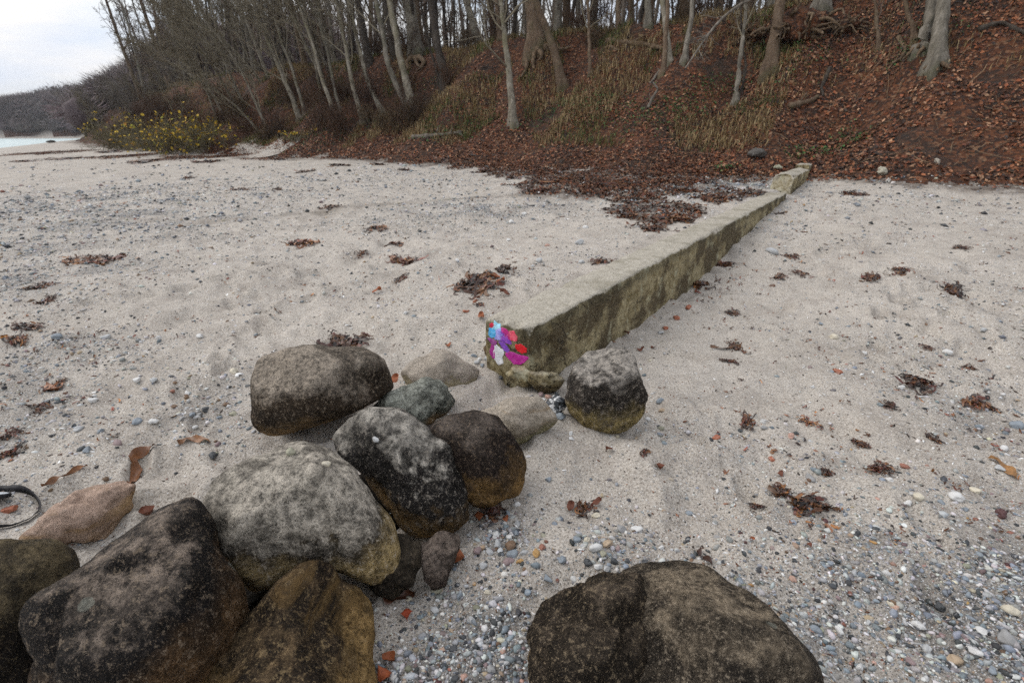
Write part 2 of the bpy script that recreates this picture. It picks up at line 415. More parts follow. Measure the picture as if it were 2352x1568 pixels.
MATS = dict(
    sand=mat_sand(), bank=mat_bank(), pebble=mat_pebble(),
    leaf=mat_attr('dead_leaf', .65, .3, 60, .35), weed=mat_attr('seaweed', .42, .4, 70, .5), grass=mat_attr('dry_grass', .8, .25, 8),
    twig=mat_attr('twig_bark', .9, .3, 6), wood=mat_attr('far_twigs', .95, .25, .25),
    bark_pale=mat_bark('pale_bark', (.080, .066, .050), (.205, .18, .14), (.36, .325, .27), 7, (.15, .135, .080)),
    bark_grey=mat_bark('grey_bark', (.07, .06, .048), (.165, .147, .118), (.28, .25, .21), 6, (.075, .072, .040)),
    bark_brown=mat_bark('brown_bark', (.055, .036, .024), (.125, .085, .055), (.19, .14, .098), 6, (.085, .075, .038)),
    bark_dark=mat_bark('dark_bark', (.022, .017, .014), (.048, .038, .030), (.085, .070, .055), 5),
    root=mat_bark('root_wood', (.05, .034, .022), (.14, .095, .058), (.24, .175, .115), 9),
    driftwood=mat_bark('driftwood', (.07, .058, .047), (.17, .148, .122), (.32, .29, .25), 9),
)

# ------------------------------------------------------------------ ground: beach and bank from one height field
def P2(u, v): return hit(u, v)[0]
GRAVEL = [  # (u, v, radius in metres, weight)
    (1080, 1490, .26, 1.0), (1000, 1540, .26, 1.0), (1160, 1540, .22, 1.0), (1180, 1450, .14, .8), (2050, 1540, .42, 1.0), (2250, 1450, .55, 1.1), (2352, 1330, .55, .9), (2200, 1560, .5, 1.0),
    (1960, 1490, .22, .9), (2300, 1150, .5, .55), (2250, 960, .6, .45), (2120, 830, .7, .35), (2300, 700, 1.1, .3), (1840, 760, .7, .15),
    (1165, 1235, .17, .75), (1390, 1250, .20, .65), (1200, 1290, .15, .55), (480, 940, .42, .5), (540, 990, .25, .5), (420, 870, .5, .35), (330, 960, .4, .3),
    (80, 850, .9, .55), (60, 1000, .6, .45), (130, 640, 1.6, .55), (60, 470, 5, .60), (250, 520, 3.2, .6), (430, 455, 6, .45), (600, 470, 4, .3), (1050, 480, 1.9, .62), (1250, 470, 1.7, .5),
    (1640, 430, 2.0, .9), (1480, 480, 1.0, .6), (900, 410, 6, .35), (1300, 580, .8, .22), (1000, 600, 1.2, .2), (2050, 450, 2.5, .3), (1780, 520, .7, .4), (30, 1110, .5, .4),
]
GV = [(*P2(u, v)[:2], r, wgt) for u, v, r, wgt in GRAVEL]
def gravel(x, y):
    g = np.zeros_like(x)
    for gx, gy, r, wgt in GV:
        g = np.maximum(g, wgt * np.exp(-((x - gx) ** 2 + (y - gy) ** 2) / (r * r) * .8))
    return np.clip(g * (.85 + .5 * fbm2(x * 2.2, y * 2.2, 2, seed=11)), 0, 1.2)
_w = [P2(u, v)[:2] for u, v in ((470, 508), (620, 498), (760, 484), (900, 470), (1040, 458), (1180, 450), (1260, 452))]
def wetness(x, y):
    d = np.full_like(x, 99.)
    for p, q in zip(_w[:-1], _w[1:]):
        e = q - p; t = np.clip(((x - p[0]) * e[0] + (y - p[1]) * e[1]) / (e @ e), 0, 1)
        d = np.minimum(d, np.hypot(x - p[0] - t * e[0], y - p[1] - t * e[1]))
    return np.exp(-(d / .09) ** 2) * .6 * sstep(-.5, .2, fbm2(x * 1.3, y * 1.3, 2, seed=21)) + .35 * np.exp(-(d / .3) ** 2)
_LIT = [(*P2(u, v)[:2], r) for u, v, r in ((1330, 412, 1.3), (1430, 425, 1.3), (1560, 420, 1.2), (1250, 440, .6), (1350, 445, .7), (1640, 400, 1.2), (1240, 398, 1.0))]
_MAT = np.array([P2(u, v)[:2] for u, v in ((900, 362), (1000, 372), (1100, 388), (1165, 425), (1195, 442), (1290, 452), (1370, 466), (1440, 500), (1500, 530), (1570, 505), (1640, 474), (1740, 452), (1792, 408), (1800, 382), (1600, 362), (1300, 356), (1000, 352))])
def in_mat(x, y):
    """the mat of weed and leaves washed up under the bank, ragged at its rim"""
    x = x + .35 * fbm2(x * 1.6, y * 1.6, 3, seed=91); y = y + .35 * fbm2(x * 1.6, y * 1.6, 3, seed=92); r = np.zeros(len(x), bool); q = np.roll(_MAT, -1, 0)
    for (x0, y0), (x1, y1) in zip(_MAT, q):
        c = ((y0 > y) != (y1 > y)); r ^= c & (x < (x1 - x0) * (y - y0) / (y1 - y0 + 1e-12) + x0)
    return r & (fbm2(x * .9, y * .5, 3, seed=93) > -.42)
def litter(x, y):
    a, b = to_ab(x, y); bb = b - foot_b(a) + 15.2 + 0.35 * np.sin(a * 0.7) + 0.2 * np.sin(a * 1.9 + 1)
    l = sstep(14.0, 15.3, bb + .9 * fbm2(x * .6, y * .6, 3, seed=31))
    for lx, ly, r in _LIT: l = np.maximum(l, 1.0 * np.exp(-(((x - lx) ** 2 + (y - ly) ** 2) / (r * r)) ** 2))
    l = np.maximum(l, .8 * in_mat(x, y)); return np.clip(l * (1 + .35 * fbm2(x * 2.5, y * 2.5, 2, seed=33)), 0, 1)

def build_ground():
    fine = np.radians(np.arange(-58, 58.01, .22)); coarse = np.radians(np.arange(62, 298.1, 4))
    ang = np.concatenate([fine, coarse]); na = len(ang)
    r = [.25]
    while r[-1] < 1400: r.append(r[-1] * (1.011 if r[-1] < 26 else 1.03) + .0008)
    r = np.array(r); nr = len(r)
    A, Rr = np.meshgrid(ang, r); X = (Rr * np.sin(A)).ravel(); Y = (Rr * np.cos(A)).ravel()
    Z = H(X, Y); V = np.stack([X, Y, Z], -1)
    i, j = np.meshgrid(np.arange(nr - 1), np.arange(na), indexing='ij'); i = i.ravel(); j = j.ravel(); j2 = (j + 1) % na
    Q = np.stack([i * na + j, i * na + j2, (i + 1) * na + j2, (i + 1) * na + j], -1)[:, ::-1]
    cx = X[Q].mean(1); cy = Y[Q].mean(1); a, b = to_ab(cx, cy)
    bb = b - foot_b(a) + 15.2 + 0.35 * np.sin(a * 0.7) + 0.2 * np.sin(a * 1.9 + 1)
    isb = bb > 15.25 + .25 * fbm2(cx * 1.2, cy * 1.2, 2, seed=41)
    mask = np.stack([gravel(X, Y), wetness(X, Y), litter(X, Y)], -1)
    for nm, sel, mt in (('sand_beach', ~isb, 'sand'), ('wooded_bank', isb, 'bank')):
        q = Q[sel]; used, inv = np.unique(q, return_inverse=True)
        o = mesh_np(nm, V[used], [inv.reshape(-1, 4)], MATS[mt], mask=mask[used])
        tag(o, kind='structure')
PIT_ON = True; build_ground(); PIT_ON = False

# sea
M = MT('sea_water', .45); n = M.noise(1.2, 4, .6, M.mapr(None, (.35, 1, 1), (0, 0, .6)))
M.base(M.mix(M.ramp(n, [(.45, 0), (.7, 1)]), (.45, .56, .57), (.64, .71, .71))); M.bump(n, .5, .15)
V = np.array([[-2600, -900, -.6], [900, -900, -.6], [900, 2600, -.6], [-2600, 2600, -.6]], float)
tag(mesh_np('sea_water', V, [np.array([[0, 1, 2, 3]])], M.m), kind='structure')

# footpath of trodden sand climbing between the bush and the bank
def build_path():
    px = [(640, 356), (615, 352), (590, 348), (572, 343), (560, 337), (545, 332)]
    pts = np.array([P2(*q) for q in px]); wv = [1.6, 1.2, .9, .75, .7, .6]
    t = np.linspace(0, len(pts) - 1, 40); C = np.stack([np.interp(t, range(len(pts)), pts[:, k]) for k in range(2)], -1)
    W = np.interp(t, range(len(pts)), wv); T = np.gradient(C, axis=0); T /= np.linalg.norm(T, axis=1)[:, None]; Nn = np.stack([-T[:, 1], T[:, 0]], -1)
    V = []
    for s in np.linspace(-1, 1, 7):
        XY = C + Nn * (W * s * (1 + .2 * np.sin(t * 5 + s)))[:, None]
        V.append(np.stack([XY[:, 0], XY[:, 1], H(XY[:, 0], XY[:, 1]) + .05 - .045 * abs(s)], -1))
    V = np.array(V).transpose(1, 0, 2); n, k = V.shape[:2]
    i, j = np.meshgrid(np.arange(n - 1), np.arange(k - 1), indexing='ij'); i = i.ravel(); j = j.ravel()
    F = np.stack([i * k + j, i * k + j + 1, (i + 1) * k + j + 1, (i + 1) * k + j], -1)
    tag(mesh_np('sand_path', V.reshape(-1, 3), [F], MATS['sand'], mask=np.zeros((n * k, 3))), kind='structure')
build_path()

# ------------------------------------------------------------------ boulders
def outline_solid(name, poly, rd, mat=None, contact=None, zc=None, sub=5, amp=.03, seed=1.0, parent=None, full=.85, sink=.012, facet=0.0, planes=8):
    """a stone whose widest section follows `poly` (seen from the photographer) and which is 2*rd thick the other way"""
    poly = np.array(poly, float); c2 = (poly.min(0) + poly.max(0)) / 2
    if zc is not None:
        d = ray(*c2); t = (zc - CAMH) / d[2]
    else:
        cu, cv = contact if contact else poly[np.argmax(poly[:, 1])]
        p, t = hit(cu, cv); t = t - sink * 0 + 0.25 * rd
        # keep the outline's lowest point on the sand: same distance from the lens as the contact point
        t = t - 0.25 * rd
    C = CAM + ray(*c2) * t
    N = CAM - C; N /= np.linalg.norm(N)
    X = np.cross([0, 0, 1.], N); X /= np.linalg.norm(X); Y = np.cross(N, X)
    q = []
    for u, v in poly:
        d = ray(u, v); tt = ((C - CAM) @ N) / (d @ N); p = CAM + tt * d - C; q.append((p @ X, p @ Y))
    q = np.array(q)
    # polar radius of the outline, smoothed
    th = np.linspace(-math.pi, math.pi, 361)[:-1]; rr = np.zeros_like(th)
    q2 = np.roll(q, -1, 0)
    for k, tt in enumerate(th):
        dx, dy = math.cos(tt), math.sin(tt); best = 0
        e = q2 - q; den = dx * e[:, 1] - dy * e[:, 0]; den = np.where(abs(den) < 1e-12, 1e-12, den)
        tr = (q[:, 0] * e[:, 1] - q[:, 1] * e[:, 0]) / den; s = (q[:, 0] * dy - q[:, 1] * dx) / den
        ok = (s >= -1e-9) & (s <= 1 + 1e-9) & (tr > 0)
        rr[k] = tr[ok].max() if ok.any() else rr[k - 1]
    ker = np.hanning(13); ker /= ker.sum(); rr = np.convolve(np.concatenate([rr[-6:], rr, rr[:6]]), ker, 'valid')
    D, F = icosphere(sub)
    ang = np.arctan2(D[:, 1], D[:, 0]); rho = np.hypot(D[:, 0], D[:, 1])
    R = np.interp(ang, np.append(th, math.pi), np.append(rr, rr[0]))
    Rm = rr.mean(); k = rho ** full; R = Rm * (1 - k) + R * k          # centre of the face stays smooth
    dz = np.sign(D[:, 2]) * abs(D[:, 2]) ** full
    nrm = np.linalg.norm(np.stack([D[:, 0], D[:, 1], dz], -1), axis=1)
    V = C + (X[None] * (D[:, 0] * R)[:, None] + Y[None] * (D[:, 1] * R)[:, None]) + N[None] * (dz * rd)[:, None]
    S = Rm
    n = fbm(V * (1.6 / S) * .6, 3, .5, seed) * amp * 1.0 + fbm(V * (7 / S) * .35, 4, .55, seed + 3) * amp * .35 + fbm(V * 38, 3, .6, seed + 5) * .0016
    if facet:
        fv = fbm(V * (1.1 / S), 1, .5, seed + 8); n = n + facet * (np.abs(fv) - .3)
    # flats where ice and surf have planed the stone
    rs = np.random.default_rng(int(seed * 10)); Q = V - C
    for _ in range(planes):
        nv = N * rs.choice([1.0, 1.0, -.6]) + X * rs.normal(0, .75) + Y * rs.normal(.25, .75); nv /= np.linalg.norm(nv); sdot = Q @ nv; lim = sdot.max() * rs.uniform(.74, .90)
        over = np.clip(sdot - lim, 0, None); Q = Q - (over * .86)[:, None] * nv
    V = C + Q
    O = V - C; O /= np.linalg.norm(O, axis=1)[:, None]
    V = V + O * n[:, None]
    base = np.array([C[0], C[1], H(np.array([C[0]]), np.array([C[1]]))[0]])
    return mesh_np(name, V, [F], mat, origin=base, parent=None), V, F

SAND_T = (.50, .43, .35)
def boulder(poly, rd, label, mat, **kw):
    o, V, F = outline_solid('boulder', poly, rd, mat, **kw)
    tag(o, label, 'boulder', 'boulders at the end of the concrete beam')
    ROCKS.append((V, F)); return o
ROCKS = []
A_ = [(570, 985), (566, 920), (574, 862), (600, 822), (660, 804), (750, 800), (835, 801), (878, 818), (898, 855), (906, 890), (880, 915), (830, 938), (760, 962), (700, 987), (640, 1000), (595, 1000)]
boulder(A_, .30, 'brown oblong boulder with pale worn top, left of the painted beam end', mat_rock('stone_a', (0.38, 0.325, 0.265), (0.072, 0.05, 0.032), (0.3, 0.195, 0.088), (0.44, 0.36, 0.27), .42, .46, .86, .95, .9, .78, 60, 1.0), seed=1.0, amp=.022, contact=(640, 998))
B_ = [(908, 872), (925, 842), (960, 816), (1000, 800), (1040, 806), (1080, 828), (1108, 853), (1090, 880), (1040, 900), (980, 905), (930, 900)]
boulder(B_, .12, 'flat sand-coloured stone half buried in front of the painted face', mat_rock('stone_b', (0.56, 0.49, 0.41), (0.5, 0.43, 0.35), (0.34, 0.29, 0.19), (0.62, 0.56, 0.48), .25, -.5, .12, 1.0, .97, .92, 70, 2.0, blot=.05, con=.4), contact=(1085, 875), seed=2.0, amp=.02)
C_ = [(858, 935), (885, 902), (935, 880), (1000, 876), (1040, 894), (1049, 922), (1032, 948), (1000, 972), (950, 980), (890, 962)]
boulder(C_, .16, 'grey green speckled stone wedged between the oblong and dark boulders', mat_rock('stone_c', (0.34, 0.35, 0.3), (0.11, 0.12, 0.1), (0.17, 0.105, 0.045), (0.5, 0.51, 0.46), .30, .16, .42, .9, .8, .85, 45, 3.0), contact=(1000, 966), seed=3.0, amp=.03, facet=.03)
D_ = [(757, 1000), (790, 962), (850, 945), (925, 946), (985, 972), (1034, 1022), (1066, 1092), (1081, 1150), (1076, 1195), (1040, 1222), (975, 1233), (915, 1212), (878, 1155), (828, 1092), (780, 1048)]
boulder(D_, .24, 'black streaked boulder with silvery top beside the rounded brown one', mat_rock('stone_d', (0.44, 0.41, 0.36), (0.022, 0.019, 0.018), (0.26, 0.16, 0.06), (0.36, 0.32, 0.27), .50, .30, .72, .95, .86, .62, 42, 4.0), contact=(985, 1228), seed=4.0, amp=.03, facet=.03)
E_ = [(990, 985), (1035, 957), (1095, 946), (1146, 964), (1178, 1000), (1198, 1050), (1206, 1092), (1188, 1130), (1135, 1155), (1085, 1160), (1050, 1110), (1010, 1040)]
boulder(E_, .22, 'rounded dark reddish brown boulder, rightmost of the central pile', mat_rock('stone_e', (0.14, 0.115, 0.098), (0.04, 0.028, 0.024), (0.28, 0.165, 0.058), (0.34, 0.25, 0.17), .38, .48, .85, .75, .93, .68, 75, 5.0), contact=(1120, 1157), seed=5.0, amp=.02)
F_ = [(1050, 962), (1125, 926), (1190, 909), (1240, 917), (1266, 943), (1282, 972), (1240, 1000), (1195, 1030), (1150, 1030), (1090, 1000)]
boulder(F_, .13, 'low sandy stone with ochre patch behind the rounded brown boulder', mat_rock('stone_f', (0.54, 0.47, 0.385), (0.42, 0.36, 0.27), (0.27, 0.245, 0.13), (0.62, 0.56, 0.47), .26, .32, .5, 1.0, .93, .9, 55, 6.0, (.30, .19, .08), blot=.05, con=.4), contact=(1200, 1020), seed=6.0, amp=.025)
G_ = [(1293, 915), (1300, 872), (1318, 838), (1350, 806), (1395, 793), (1436, 799), (1460, 820), (1464, 846), (1480, 872), (1492, 915), (1492, 948), (1474, 978), (1440, 994), (1390, 992), (1340, 976), (1306, 950)]
boulder(G_, .21, 'two-lobed grey boulder with olive foot leaning on the beam corner', mat_rock('stone_g', (0.34, 0.31, 0.275), (0.062, 0.051, 0.042), (0.27, 0.205, 0.08), (0.42, 0.37, 0.31), .40, .26, .70, .95, .80, .74, 40, 7.0), contact=(1410, 992), seed=7.0, amp=.018)
H_ = [(478, 1165), (490, 1112), (540, 1072), (620, 1045), (690, 1016), (740, 1014), (780, 1048), (820, 1100), (850, 1150), (882, 1212), (915, 1278), (926, 1310), (902, 1336), (860, 1346), (800, 1324), (750, 1312), (690, 1326), (620, 1352), (588, 1356), (545, 1330), (518, 1288), (490, 1232)]
boulder(H_, .27, 'large pale grey boulder with yellowish lower half, middle of the near pile', mat_rock('stone_h', (0.43, 0.39, 0.33), (0.1, 0.084, 0.064), (0.34, 0.25, 0.115), (0.5, 0.45, 0.38), .50, .54, .66, .9, .72, .74, 34, 8.0), contact=(600, 1353), seed=8.0, amp=.03, facet=.04)
I_ = [(130, 1352), (190, 1312), (260, 1252), (330, 1192), (390, 1160), (432, 1156), (464, 1184), (482, 1222), (504, 1272), (532, 1330), (543, 1400), (532, 1470), (505, 1530), (475, 1590), (430, 1660), (300, 1690), (150, 1680), (80, 1620), (52, 1545), (46, 1480), (60, 1425), (90, 1383)]
boulder(I_, .28, 'big dark brown boulder with pale lichened ridge in the lower left', mat_rock('stone_i', (0.36, 0.29, 0.235), (0.02, 0.017, 0.017), (0.13, 0.074, 0.034), (0.34, 0.265, 0.19), .62, .46, 1.05, .62, .62, .58, 48, 9.0), zc=.26, seed=9.0, amp=.03, facet=.05)
J_ = [(-90, 1260), (-20, 1236), (60, 1238), (130, 1256), (172, 1286), (200, 1340), (205, 1420), (190, 1540), (120, 1640), (-60, 1660), (-150, 1500), (-140, 1340)]
boulder(J_, .22, 'dark olive brown boulder cut by the left edge of the picture', mat_rock('stone_j', (0.135, 0.105, 0.06), (0.022, 0.016, 0.013), (0.035, 0.028, 0.018), (0.2, 0.155, 0.09), .5, .2, .62, .8, .97, .62, 55, 10.0), zc=.18, seed=10.0, amp=.025)
K_ = [(43, 1236), (100, 1180), (180, 1130), (258, 1102), (290, 1104), (301, 1135), (302, 1168), (272, 1195), (200, 1235), (130, 1262), (60, 1265)]
boulder(K_, .10, 'pinkish buff slab lying in the sand beside the black strap', mat_rock('stone_k', (0.66, 0.48, 0.38), (0.6, 0.42, 0.31), (0.55, 0.38, 0.26), (0.72, 0.58, 0.48), .25, -.5, .3, .7, .99, .9, 60, 11.0, (.44, .28, .13), blot=.05, con=.4), contact=(200, 1228), seed=11.0, amp=.03, facet=.04)
L_ = [(440, 1600), (500, 1505), (550, 1442), (592, 1372), (640, 1334), (700, 1312), (760, 1312), (822, 1340), (868, 1398), (888, 1450), (892, 1530), (880, 1640), (780, 1710), (560, 1710)]
boulder(L_, .26, 'warm brown boulder at the bottom edge below the pale grey one', mat_rock('stone_l', (0.17, 0.115, 0.062), (0.05, 0.035, 0.024), (0.3, 0.19, 0.075), (0.36, 0.26, 0.135), .42, .52, .9, .7, .93, .6, 42, 12.0, (.17, .105, .04)), zc=.10, seed=12.0, amp=.03, facet=.035)
M_ = [(1405, 1345), (1450, 1305), (1500, 1284), (1565, 1274), (1612, 1288), (1662, 1320), (1735, 1372), (1805, 1432), (1852, 1472), (1884, 1515), (1915, 1590), (1930, 1690), (1800, 1770), (1420, 1770), (1300, 1720), (1290, 1610), (1325, 1500), (1362, 1430)]
boulder(M_, .27, 'huge granular dark boulder at the bottom edge right of centre', mat_rock('stone_m', (0.3, 0.24, 0.17), (0.075, 0.06, 0.046), (0.28, 0.2, 0.105), (0.48, 0.4, 0.3), .45, .36, .80, .75, .90, .7, 62, 13.0), zc=.10, seed=13.0, amp=.022, facet=.03)
N_ = [(1208, 1590), (1208, 1500), (1214, 1440), (1238, 1390), (1290, 1350), (1340, 1326), (1400, 1312), (1470, 1320), (1500, 1400), (1480, 1560), (1400, 1700), (1240, 1700)]
boulder(N_, .20, 'brown stepped boulder tucked against the left flank of the huge one', mat_rock('stone_n', (0.11, 0.085, 0.062), (0.048, 0.036, 0.026), (0.27, 0.175, 0.07), (0.4, 0.31, 0.2), .38, .45, .95, .8, .95, .7, 62, 14.0), zc=.13, seed=14.0, amp=.03, facet=.05)
Q_ = [(955, 1252), (1000, 1226), (1052, 1228), (1054, 1262), (1042, 1302), (1022, 1342), (995, 1355), (976, 1325)]
boulder(Q_, .06, 'small flat brown stone sunk in the shingle by two orange leaves', mat_rock('stone_q', (.19, .15, .125), (.115, .085, .07), (.10, .075, .06), (.26, .22, .18), .15, .1, .5, .8, .99, .8, 60, 15.0), contact=(1000, 1345), seed=15.0, amp=.015, facet=.02)
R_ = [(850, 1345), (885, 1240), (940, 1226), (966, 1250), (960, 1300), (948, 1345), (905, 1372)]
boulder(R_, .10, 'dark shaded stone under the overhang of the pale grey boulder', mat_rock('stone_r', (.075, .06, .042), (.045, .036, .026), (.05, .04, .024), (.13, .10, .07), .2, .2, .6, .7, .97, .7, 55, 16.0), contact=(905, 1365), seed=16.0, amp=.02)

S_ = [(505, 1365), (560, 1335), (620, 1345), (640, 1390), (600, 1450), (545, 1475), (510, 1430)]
boulder(S_, .10, 'added black stone imitating the shade deep in the crack between the three near boulders', mat_rock('shade_stone_s', (.030, .024, .018), (.018, .015, .012), (.022, .018, .013), (.06, .045, .03), .2, .2, .6, .5, .97, .7, 55, 17.0), zc=-.06, seed=17.0, amp=.02, sub=4)  # added filler stone; its near-black colours stand in for the hole's deep shade
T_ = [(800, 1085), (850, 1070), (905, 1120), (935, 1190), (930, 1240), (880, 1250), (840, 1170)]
boulder(T_, .09, 'added dark stone imitating crevice shade between the pale grey and black streaked boulders', mat_rock('shade_stone_t', (.040, .033, .026), (.022, .018, .015), (.03, .024, .016), (.08, .06, .045), .2, .2, .6, .5, .97, .7, 55, 18.0), zc=-.02, seed=18.0, amp=.02, sub=4)  # likewise added, coloured dark to imitate the shade in this crevice

# ------------------------------------------------------------------ concrete beam running up the beach
def mat_concrete(topk=1.0):
    M = MT('old_concrete', .92); z = M.sep(M.obj)[2]; nrm = M.sep(M.normal())
    n1 = M.noise(2.2, 6, .62); n2 = M.noise(13, 7, .68); n3 = M.noise(85, 4, .75)
    st = M.noise(1.0, 5, .65, M.mapr(M.mapr(None, (1, 1, 1), (0, 0, -.96)), (1.1, 9, 11)))
    topc = M.mix(M.ramp(n2, [(.34, 0), (.66, 1)]), (.33, .30, .245), (.49, .455, .385))
    topc = M.mix(M.ramp(n3, [(.38, .85), (.48, 0)]), topc, (.13, .115, .09))
    topc = M.mix(M.ramp(n3, [(.56, 0), (.64, .7)]), topc, (.62, .60, .54))
    topc = M.mix(M.ramp(M.noise(3.1, 6, .65), [(.52, 0), (.62, .55)]), topc, (.20, .18, .13))
    side = M.mix(M.ramp(n2, [(.38, 0), (.57, 1)]), (.155, .118, .050), (.38, .325, .195))
    dk = M.math('ADD', M.math('MULTIPLY', n1, .70), M.math('MULTIPLY', st, .22)); dk = M.math('ADD', dk, M.math('MULTIPLY', n2, .12))
    side = M.mix(M.ramp(dk, [(.485, 0), (.555, .92)]), side, (.060, .042, .020))
    for zb_ in (.28,):
        zl = M.math('ABSOLUTE', M.math('SUBTRACT', M.math('ADD', z, M.math('MULTIPLY', M.math('SUBTRACT', n1, .5), .05)), zb_))
        side = M.mix(M.math('MULTIPLY', M.ramp(zl, [(.0, .8), (.006, .5), (.012, 0)]), M.ramp(M.noise(1.7, 3), [(.42, 0), (.55, 1)])), side, (.045, .035, .02))
    side = M.mix(M.ramp(n3, [(.38, .75), (.48, 0)]), side, (.055, .045, .026))
    side = M.mix(M.ramp(n3, [(.56, 0), (.64, .6)]), side, (.44, .40, .28))
    side = M.mix(M.ramp(M.noise(5.5, 6, .7), [(.57, 0), (.66, .7)]), side, (.42, .41, .29))
    fr = M.math('ADD', z, M.math('MULTIPLY', M.math('SUBTRACT', n2, .5), .22))
    side = M.mix(M.ramp(fr, [(.34, 0), (.42, .6), (.5, 0)]), side, (.050, .045, .026))
    up = M.ramp(M.math('ADD', nrm[2], M.math('MULTIPLY', M.math('SUBTRACT', n2, .5), .5)), [(.42, 0), (.72, 1)])
    up = M.math('MULTIPLY', up, topk); c = M.mix(up, side, topc)
    crn = M.noise(2.6, 5, .6, M.mapr(None, (1, 1, 1), (0, 0, 0), (7, 3, 1)), .8); crk = M.ramp(M.math('ABSOLUTE', M.math('SUBTRACT', crn, .5)), [(0, 1), (.006, .6), (.014, 0)])
    crk = M.math('MULTIPLY', crk, M.math('SUBTRACT', 1.0, up, True))
    crk = M.math('MULTIPLY', crk, M.ramp(M.math('DIVIDE', M.sep(M.obj)[1], 10.0), [(.36, 1), (.43, 0)]))     # the end of the beam is the shattered part
    c = M.mix(M.math('MULTIPLY', crk, .85), c, (.035, .028, .018))
    M.base(c)
    n = M.bump(M.math('SUBTRACT', n2, crk), .8, .012); M.bump(n3, .7, .004, n)
    return M.m
CONC = mat_concrete(); CONC_FOOT = mat_concrete(.25)

def beam_solid(name, a0, a1, b0, b1, zb, zt, mat, step=.035, rnd=.035, front=0.0, taper=0.0, seed=1.0, ridge=0.0, parent=None, amp=.008, chip=.03, lean=0.0):
    """a cast beam along the shore normal; ring cross-sections with rounded arrises, chipped and pitted"""
    prof = []
    w = a1 - a0; hh = zt - zb
    ns = 16
    for k in range(int(w / .03) + 1): prof.append((a0 + rnd + (w - 2 * rnd) * k / int(w / .03), zt + ridge * (1 - abs(2 * k / int(w / .03) - 1))))
    for k in range(1, 5): prof.append((a1 - rnd + rnd * math.sin(k / 4 * math.pi / 2), zt - rnd + rnd * math.cos(k / 4 * math.pi / 2)))
    nd = int((hh - rnd) / .03)
    for k in range(1, nd + 1): prof.append((a1 + taper * k / nd, zt - rnd - (hh - rnd) * k / nd))
    for k in range(1, 5): prof.append((a1 + taper - (w + 2 * taper) * k / 4, zb))
    for k in range(1, nd + 1): prof.append((a0 - taper + taper * k / nd, zb + (hh - rnd) * k / nd))
    for k in range(1, 4): prof.append((a0 + rnd - rnd * math.cos(k / 4 * math.pi / 2), zt - rnd + rnd * math.sin(k / 4 * math.pi / 2)))
    prof = np.array(prof); m = len(prof); cen = np.array([(a0 + a1) / 2, (zb + zt) / 2])
    rings = []
    for s in np.linspace(0.03, 1, 14): rings.append((b0 + (0.012 if s > .98 else 0), s, True))
    bs = [b0 + .012]
    while bs[-1] < b1: bs.append(bs[-1] + (step if bs[-1] < b0 + 3 else step * 2))
    for bq in bs[1:]: rings.append((min(bq, b1), 1.0, False))
    rings.append((b1, .5, False)); rings.append((b1, .02, False))
    AB = []
    for bq, s, cap in rings:
        p = cen + (prof - cen) * s
        AB.append(np.stack([p[:, 0], np.maximum(bq, b0 + front * np.clip((p[:, 1] - zb) / hh, 0, 1) + .001 * (bq - b0)), p[:, 1]], -1))
    AB = np.array(AB).reshape(-1, 3)
    P = AB.copy()
    # board marks of the shuttering: two shallow ledges on the flank
    d = fbm(P * 5, 4, .55, seed) * amp * .7 + fbm(P * 26, 2, .6, seed + 2) * .003
    dirv = np.zeros_like(P); dirv[:, 0] = np.clip((P[:, 0] - cen[0]) / (w / 2), -1, 1) ** 3; dirv[:, 2] = np.clip((P[:, 2] - cen[1]) / (hh / 2), -1, 1) ** 3
    dirv[:, 1] = -np.clip(1 - (P[:, 1] - b0) / .03, 0, 1)
    P = P + dirv * d[:, None]
    flank = (AB[:, 0] > a1 - .01)
    for zl in (zt - .17, zt - .33):
        g = np.exp(-((P[:, 2] - zl - .01 * fbm(np.stack([P[:, 1] * 2, P[:, 1] * 0, P[:, 1] * 0], -1), 2, seed=seed)) / .012) ** 2)
        P[:, 0] -= np.where(flank & (AB[:, 1] > b0 + .9), g * .010, 0)
    # broken arrises
    edge = np.exp(-(((np.abs(AB[:, 0] - cen[0]) - w / 2) / .05) ** 2)) * np.exp(-((AB[:, 2] - zt) / .05) ** 2)
    ch = np.clip(fbm(AB * np.array([6, 6, 6]), 3, .6, seed + 7), 0, 1) * edge * chip
    P[:, 2] -= ch; P[:, 0] -= np.sign(AB[:, 0] - cen[0]) * ch * .7
    fe = np.exp(-((AB[:, 1] - b0) / .05) ** 2) * np.exp(-((AB[:, 2] - zt) / .05) ** 2)
    c2 = (.25 + np.clip(fbm(AB * 7, 3, .6, seed + 9), -.2, 1)) * fe * .035
    P[:, 2] -= c2; P[:, 1] += c2
    # cracked, hollowed flank close to the end
    hol = np.clip(fbm(AB * 4.3, 3, .6, seed + 11) - .25, 0, 1) * np.exp(-((AB[:, 1] - b0 - .35) / .45) ** 2) * flank
    P[:, 0] -= hol * .05
    X, Y = to_xy(P[:, 0], P[:, 1]); V = np.stack([X, Y, P[:, 2]], -1)
    nr = len(rings); i, j = np.meshgrid(np.arange(nr - 1), np.arange(m), indexing='ij'); i = i.ravel(); j = j.ravel(); j2 = (j + 1) % m
    F = np.stack([i * m + j, (i + 1) * m + j, (i + 1) * m + j2, i * m + j2], -1)
    o = mesh_np(name, V, [F], mat, parent=parent)
    return o, V, F

bx0, by0 = to_xy(-1.84, 2.56)
beam_root = empty('concrete_beam', (0, 0, 0))
tag(beam_root, 'long mossy concrete beam with bright paint daubs on its near end', 'beam')
bo, bV, bF = beam_solid('beam_body', -2.02, -1.64, 2.57, 12.35, -.45, .46, CONC, parent=beam_root, taper=.012, seed=2.0)
btree = BVHTree.FromPolygons([tuple(v) for v in bV], [tuple(f) for f in bF])
